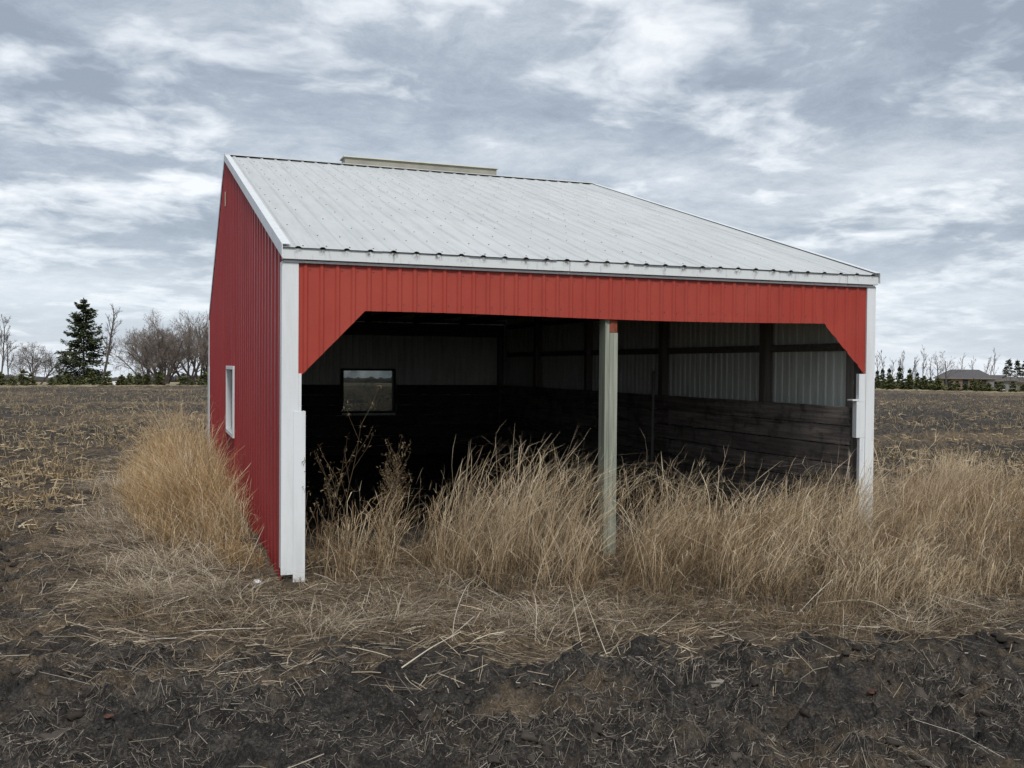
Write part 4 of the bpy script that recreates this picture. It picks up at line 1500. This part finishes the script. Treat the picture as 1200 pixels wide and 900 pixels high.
GL = 'trees beyond the left field'
bare_tree(1, 116, 7.4, 'tall thin bare tree at the left edge of the picture', 21, GL, spread=.28, nb=16, first=.25, levels=3, ratio=.34)
bare_tree(11, 118, 5.8, 'shorter thin bare tree second from the left edge', 22, GL, spread=.28, nb=15, first=.25, levels=3, ratio=.36)
bare_tree(42, 114, 4.6, 'low spreading bare tree with forked trunk left of the spruce', 23, GL, spread=.55, nb=14, first=.15, levels=3, ratio=.62, stems=3, trunk_r=.11)
bare_tree(119, 112, 8.6, 'tall leaning bare tree directly right of the big spruce', 24, GL, spread=.30, nb=14, first=.28, levels=3, ratio=.34, lean=(0.12, 0), trunk_r=.17, twig=.009)
bare_tree(193, 108, 7.9, 'broad many-stemmed bare willow with dense brown twigs', 25, GL, name='willow_tree', twigmat='willow', stems=13, spread=.45, nb=11, first=.22, levels=3, ratio=.55, trunk_r=.13, twig=.011)
bare_tree(176, 112, 6.6, 'smaller many-stemmed willow between the leaning tree and the broad willow', 35, GL, name='willow_tree', twigmat='willow', stems=8, spread=.5, nb=10, first=.2, levels=3, ratio=.58, trunk_r=.10, twig=.009)
bare_tree(221, 113, 8.2, 'dense bare tree between the willow and the barn', 26, GL, twigmat='willow', stems=5, spread=.40, nb=12, first=.2, levels=3, ratio=.48, trunk_r=.15)
bare_tree(234, 115, 8.4, 'dense bare tree whose crown touches the barn edge', 27, GL, twigmat='willow', stems=5, spread=.40, nb=12, first=.2, levels=3, ratio=.48, trunk_r=.15)
bare_tree(246, 117, 8.3, 'bare tree half hidden behind the red barn corner', 28, GL, twigmat='willow', stems=4, spread=.40, nb=11, first=.2, levels=3, ratio=.48, trunk_r=.15)

GR = 'bare trees beyond the right field'
k = 0
for (u, d, h, lab) in ((1029, 178, 6.2, 'thin bare tree closest to the white right post'), (1035, 184, 7.0, 'second thin bare tree right of the white post'),
                       (1046, 180, 5.6, 'third thin bare tree right of the white post'), (1053, 182, 6.6, 'fourth thin bare tree right of the white post'),
                       (1058, 186, 7.0, 'fifth thin bare tree right of the white post'), (1064, 180, 6.0, 'sixth thin bare tree right of the white post'),
                       (1073, 184, 5.4, 'short thin bare tree left of the tallest bare tree'), (1081, 182, 7.8, 'tallest thin bare tree left of the brown house'),
                       (1091, 186, 5.9, 'thin bare tree between the tallest one and the broad one'),
                       (1128, 235, 8.3, 'thin bare tree rising behind the left of the house roof'), (1140, 238, 7.6, 'second thin bare tree behind the house roof'),
                       (1153, 236, 7.8, 'third thin bare tree behind the house roof'), (1159, 240, 7.2, 'fourth thin bare tree behind the house roof'),
                       (1166, 233, 9.4, 'tallest thin bare tree behind the house roof')):
    bare_tree(u, d, h, lab, 50 + k, GR, spread=.25, nb=13, first=.2, levels=3, ratio=.30, twig=.012, trunk_r=.085)
    k += 1
bare_tree(1099, 176, 6.4, 'broad bare tree at the left corner of the house', 71, GR, spread=.45, nb=11, first=.25, levels=3, ratio=.5, trunk_r=.13, twig=.009)
bare_tree(1109, 178, 6.6, 'broad bare tree overlapping the left of the house roof', 72, GR, spread=.45, nb=11, first=.25, levels=3, ratio=.5, trunk_r=.13, twig=.009)
bare_tree(1190, 165, 3.6, 'brown bare shrub tree before the far right spruces', 73, GR, twigmat='willow', stems=6, spread=.45, nb=8, first=.2, levels=2, ratio=.5, trunk_r=.05)


# spruces
def conifer_mesh(seed, h, rad, whorls, per, leaf, droop=0.25, bare=0.06, frond=34):
    rg = np.random.default_rng(seed)
    C, Dv, W_ = [], [], []
    lim = []
    for i in range(whorls):
        f_ = bare + (1 - bare) * (i + rg.uniform(-1.2, 1.2)) / whorls
        f_ = min(max(f_, 0.02), .985)
        z = h * f_
        R = rad * (1 - f_) ** 0.66 * (1.0 if f_ > .16 else .80) + 0.03 * h * (1 - f_)
        for j in range(per):
            z = min(max(h * f_ + rg.normal(0, .022 * h), .02 * h), .98 * h)
            a = rg.uniform(0, 6.283)
            L_ = R * rg.uniform(.45, 1.22)
            up = 0.35 * f_ - droop * (1 - f_)
            tip = np.array([math.cos(a) * L_, math.sin(a) * L_, z + up * L_])
            base_ = np.array([0, 0, z])
            lim.append((base_, tip, .012 * h ** .5 * (1 - f_) + .008, .006))
            n_ = max(6, int(frond * (L_ / rad + .25)))
            t = rg.uniform(.18, 1.05, n_)
            c = base_ + (tip - base_) * t[:, None]
            c[:, 2] += -0.10 * L_ * np.sin(t * 3.1) + rg.normal(0, .05 * L_ + .01, n_)
            side = np.array([-math.sin(a), math.cos(a), 0])
            sw = rg.normal(0, .13 * L_ + leaf * .2, n_) * (1.1 - .5 * t)
            c += side * sw[:, None]
            dv = np.array([math.cos(a), math.sin(a), -.1])[None] + side[None] * np.sign(sw)[:, None] * rg.uniform(.2, 1.0, (n_, 1)) + rg.normal(0, .3, (n_, 3))
            C.append(c)
            Dv.append(dv / np.linalg.norm(dv, axis=1, keepdims=True))
            W_.append(np.clip(rg.normal(.45, .22, n_) + .25 * (t - .5), 0, 1))
    n_ = 40
    t = rg.uniform(.82, 1.0, n_)
    C.append(np.stack([rg.normal(0, .02 * h, n_) * (1.03 - t) * 5, rg.normal(0, .02 * h, n_) * (1.03 - t) * 5, t * h], 1))
    Dv.append(np.stack([rg.normal(0, .5, n_), rg.normal(0, .5, n_), np.full(n_, .8)], 1))
    W_.append(rg.uniform(.2, .7, n_))
    C, Dv, W_ = np.vstack(C), np.vstack(Dv), np.concatenate(W_)
    L_ = leaf * rg.uniform(.6, 1.3, len(C))
    v, q_, tn = sticks(C, C + Dv * L_[:, None], L_ * .45, W_, rg.normal(0, .05, len(C)), rg, 1)
    A = np.array([l_[0] for l_ in lim] + [[0, 0, -.2], [0, 0, h * .5]])
    B = np.array([l_[1] for l_ in lim] + [[0, 0, h * .5], [0, 0, h * .97]])
    ra = np.array([l_[2] for l_ in lim] + [.016 * h, .009 * h])
    rb = np.array([l_[3] for l_ in lim] + [.009 * h, .002 * h])
    tv, tq = tubes(A, B, ra, rb, 5)
    return mesh_np('crown', v, q_, {'tone': tn}), mesh_np('trunk', tv, tq)


def conifer(u, d, meshes, label, name='spruce_tree', mat='needle', group=None, sc=1.0, rot=0.0, cat='tree'):
    t = empty(name, far_pos(u, d))
    t.rotation_euler.z = rot
    t.scale = (sc, sc, sc)
    tag(t, label, cat, group)
    link('trunk', meshes[1], MAT['bark'], t)
    link('crown', meshes[0], MAT[mat], t)
    return t


conifer(98, 113, conifer_mesh(1, 9.0, 2.75, 44, 4, .24, droop=.20, frond=80), 'tall dark spruce standing alone beyond the left field', group=GL)
sp2 = conifer_mesh(2, 5.6, 1.2, 24, 4, .26, frond=24)
conifer(1182, 190, sp2, 'leftmost dark spruce at the right edge behind the shed', group='spruces at the right edge')
conifer(1192, 193, sp2, 'middle dark spruce at the right edge behind the shed', group='spruces at the right edge', rot=2, sc=.98)
conifer(1201, 191, sp2, 'dark spruce cut by the right picture edge', group='spruces at the right edge', rot=4, sc=.96)
slim = conifer_mesh(3, 4.2, 0.75, 26, 4, .26, frond=20)
for i, (u, d, sc, lab) in enumerate(((1028, 158, .95, 'slim conifer nearest the white right post'), (1034, 160, 1.0, 'second slim conifer right of the white post'),
                                     (1042, 156, 1.0, 'third slim conifer right of the white post'), (1054, 158, 1.1, 'fourth slim conifer right of the white post'),
                                     (1066, 160, 1.05, 'fifth slim conifer right of the white post'), (1075, 160, .8, 'short slim conifer left of the tallest bare tree'))):
    conifer(u, d, slim, lab, 'slim_conifer', 'needle', 'slim conifers behind the right field', sc * .72, i * 1.3)
young = [conifer_mesh(10 + i, (1.4, 1.1, 1.55, 1.25, 1.0, 1.45)[i], (.72, .8, .6, .75, .62, .85)[i], 14, 6, .18, droop=.02, bare=.02, frond=18) for i in range(6)]
lefts = [(0, 104, .85), (14, 101, .75), (28, 104, .95), (36, 106, .85), (60, 101, .65), (70, 104, .85), (80, 105, .8), (95, 106, .75), (107, 107, .9), (125, 101, .8),
         (143, 103, .85), (152, 105, .8), (162, 104, .85), (172, 106, .9), (187, 101, .85), (215, 101, .9), (225, 100, .45), (239, 100, .9)]
for i, (u, d, sc) in enumerate(lefts):
    lab = ('%s small green evergreen shrub from the left edge beyond the field' % ('first second third fourth fifth sixth seventh eighth ninth tenth eleventh twelfth thirteenth fourteenth fifteenth sixteenth seventeenth eighteenth'.split()[i]))
    conifer(u, d, young[i % 6], lab, 'evergreen_shrub', 'young', 'small evergreens beyond the left field', sc, i * 1.7, 'shrub')
rights = [(1029, 122, 1.0), (1036, 124, .9), (1044, 122, 1.05), (1052, 125, 1.1), (1060, 123, .95), (1066, 122, 1.1), (1075, 124, 1.05), (1083, 122, 1.1), (1090, 124, 1.0),
          (1099, 121, 1.3), (1115, 122, 0.88), (1122, 124, 0.76), (1131, 123, 0.72), (1141, 122, 0.92), (1148, 125, 0.88), (1158, 122, 0.92), (1172, 122, 0.88), (1187, 122, 0.76), (1199, 121, 0.76)]
for i, (u, d, sc) in enumerate(rights):
    lab = ('%s low green evergreen right of the white post beyond the field' % ('first second third fourth fifth sixth seventh eighth ninth tenth eleventh twelfth thirteenth fourteenth fifteenth sixteenth seventeenth eighteenth nineteenth'.split()[i]))
    conifer(u, d, young[(i * 5 + 1) % 6], lab, 'evergreen_shrub', 'young', 'low evergreens beyond the right field', sc, i * 2.1, 'shrub')

# brown house with hipped shingle roof, lower wing, and sheds at the right
def house(u, d, wid, dep, wallh, roofh, label, name, wallm, hip=3.0, windows=(), wing=None, door=None):
    X, Y, Z = far_pos(u, d)
    h_ = empty(name, (X, Y, Z - 0.1))
    h_.rotation_euler.z = -math.atan2(X - CAM[0], Y - CAM[1])
    tag(h_, label, 'house' if 'house' in name else 'shed')
    q = MB()
    q.box(-wid / 2, wid / 2, 0, dep, 0, wallh)
    q.build('wall', MAT[wallm], h_)
    q = MB()
    e = 0.4
    x0, x1, y0, y1 = -wid / 2 - e, wid / 2 + e, -e, dep + e
    z0, z1 = wallh - 0.05, wallh + roofh
    ra, rb = (x0 + hip, dep / 2, z1), (x1 - hip, dep / 2, z1)
    q.poly([(x0, y0, z0), (x1, y0, z0), rb, ra])
    q.poly([(x1, y1, z0), (x0, y1, z0), ra, rb])
    q.poly([(x0, y1, z0), (x0, y0, z0), ra])
    q.poly([(x1, y0, z0), (x1, y1, z0), rb])
    q.poly([(x0, y0, z0 - .01), (x0, y1, z0 - .01), (x1, y1, z0 - .01), (x1, y0, z0 - .01)])
    rf = q.build('roof', MAT['shingle'], h_)
    q = MB()
    q.box(x0, x1, y0 - .03, y0 - .003, z0 - .18, z0 + .02)
    q.build('fascia', MAT['tan'], rf)
    for (xw, zw, ww, hw) in windows:
        q = MB()
        q.box(xw - ww / 2 - .08, xw + ww / 2 + .08, -.04, -.003, zw - .08, zw + hw + .08)
        f_ = q.build('window', MAT['tan'], h_)
        q = MB()
        q.box(xw - ww / 2, xw + ww / 2, -.06, -.042, zw, zw + hw)
        q.build('pane', MAT['blackframe'], f_)
    if door is not None:
        q = MB()
        q.box(door - .5, door + .5, -.05, -.003, 0.1, 2.1)
        q.build('door', MAT['shedgrey'], h_)
    return h_


house(1130, 205, 10.2, 7.5, 2.45, 1.55, 'pinkish brown house with grey hipped roof beyond the right field', 'brown_house', 'brick', 3.0,
      [(-2.9, 1.0, 1.3, 1.1), (0.2, 1.0, 1.0, 1.1), (3.4, 1.0, .8, 1.1)], door=4.6)
house(1169, 210, 4.6, 5.5, 2.2, 1.0, 'lower grey roofed wing at the right of the pinkish brown house', 'low_house', 'tan', 1.4, [(-.6, .9, 1.0, .9)])  # lower wing of the brown house, built as its own block
house(1184, 172, 1.9, 3.0, 2.0, .35, 'small grey shed before the spruces at the right', 'grey_shed', 'shedgrey', .7)
house(1197, 178, 2.4, 3.0, 1.7, .45, 'tan shed cut by the right picture edge', 'tan_shed', 'tan', .8)
for (u, d, lab) in ((134, 110, 'small white box between evergreens left of the willow'), (1176, 140, 'small white box below the lower grey roofed wing of the house')):
    X, Y, Z = far_pos(u, d)
    o = empty('white_box', (X, Y, Z))
    tag(o, lab, 'box')
    q = MB()
    q.box(-.2, .2, 0, .4, -.1, .40)
    q.build('body', MAT['paint'], o, .02)
    q = MB()
    q.box(-.23, .23, -.03, .43, .40, .45)
    q.build('lid', MAT['paint'], o, .01)

# distant wood on the horizon
rg = np.random.default_rng(8)
vs, qs, ts, kk = [], [], [], 0
nW = 3600
a = YAW + rg.uniform(-0.95, 0.95, nW)
r = rg.uniform(1150, 1450, nW)
X, Y = CAM[0] + r * np.sin(a), CAM[1] + r * np.cos(a)
Z = gheight(X, Y)
hh = rg.uniform(3, 7.5, nW) * (0.5 + fbm(a * 30, a * 0, 3, 5))
ww = rg.uniform(4, 9, nW)
base = np.stack([X, Y, Z + hh * .45], 1)
bm = bmesh.new()
bmesh.ops.create_icosphere(bm, subdivisions=1, radius=1)
bv = np.array([v_.co[:] for v_ in bm.verts])
bt = np.array([[v_.index for v_ in f_.verts] for f_ in bm.faces])
bm.free()
V = base[:, None] + bv[None] * np.stack([ww, ww, hh * .6], 1)[:, None] * rg.uniform(.7, 1.25, (nW, len(bv), 1))
Q = (bt[None] + (np.arange(nW) * len(bv))[:, None, None]).reshape(-1, 3)
o = link('distant_wood', mesh_np('distant_wood', V.reshape(-1, 3), Q, {'tone': np.repeat(rg.random(nW), len(bv))}), MAT['wood_far'])
tag(o, 'low dark distant wood along the horizon', 'wood', kind='stuff')
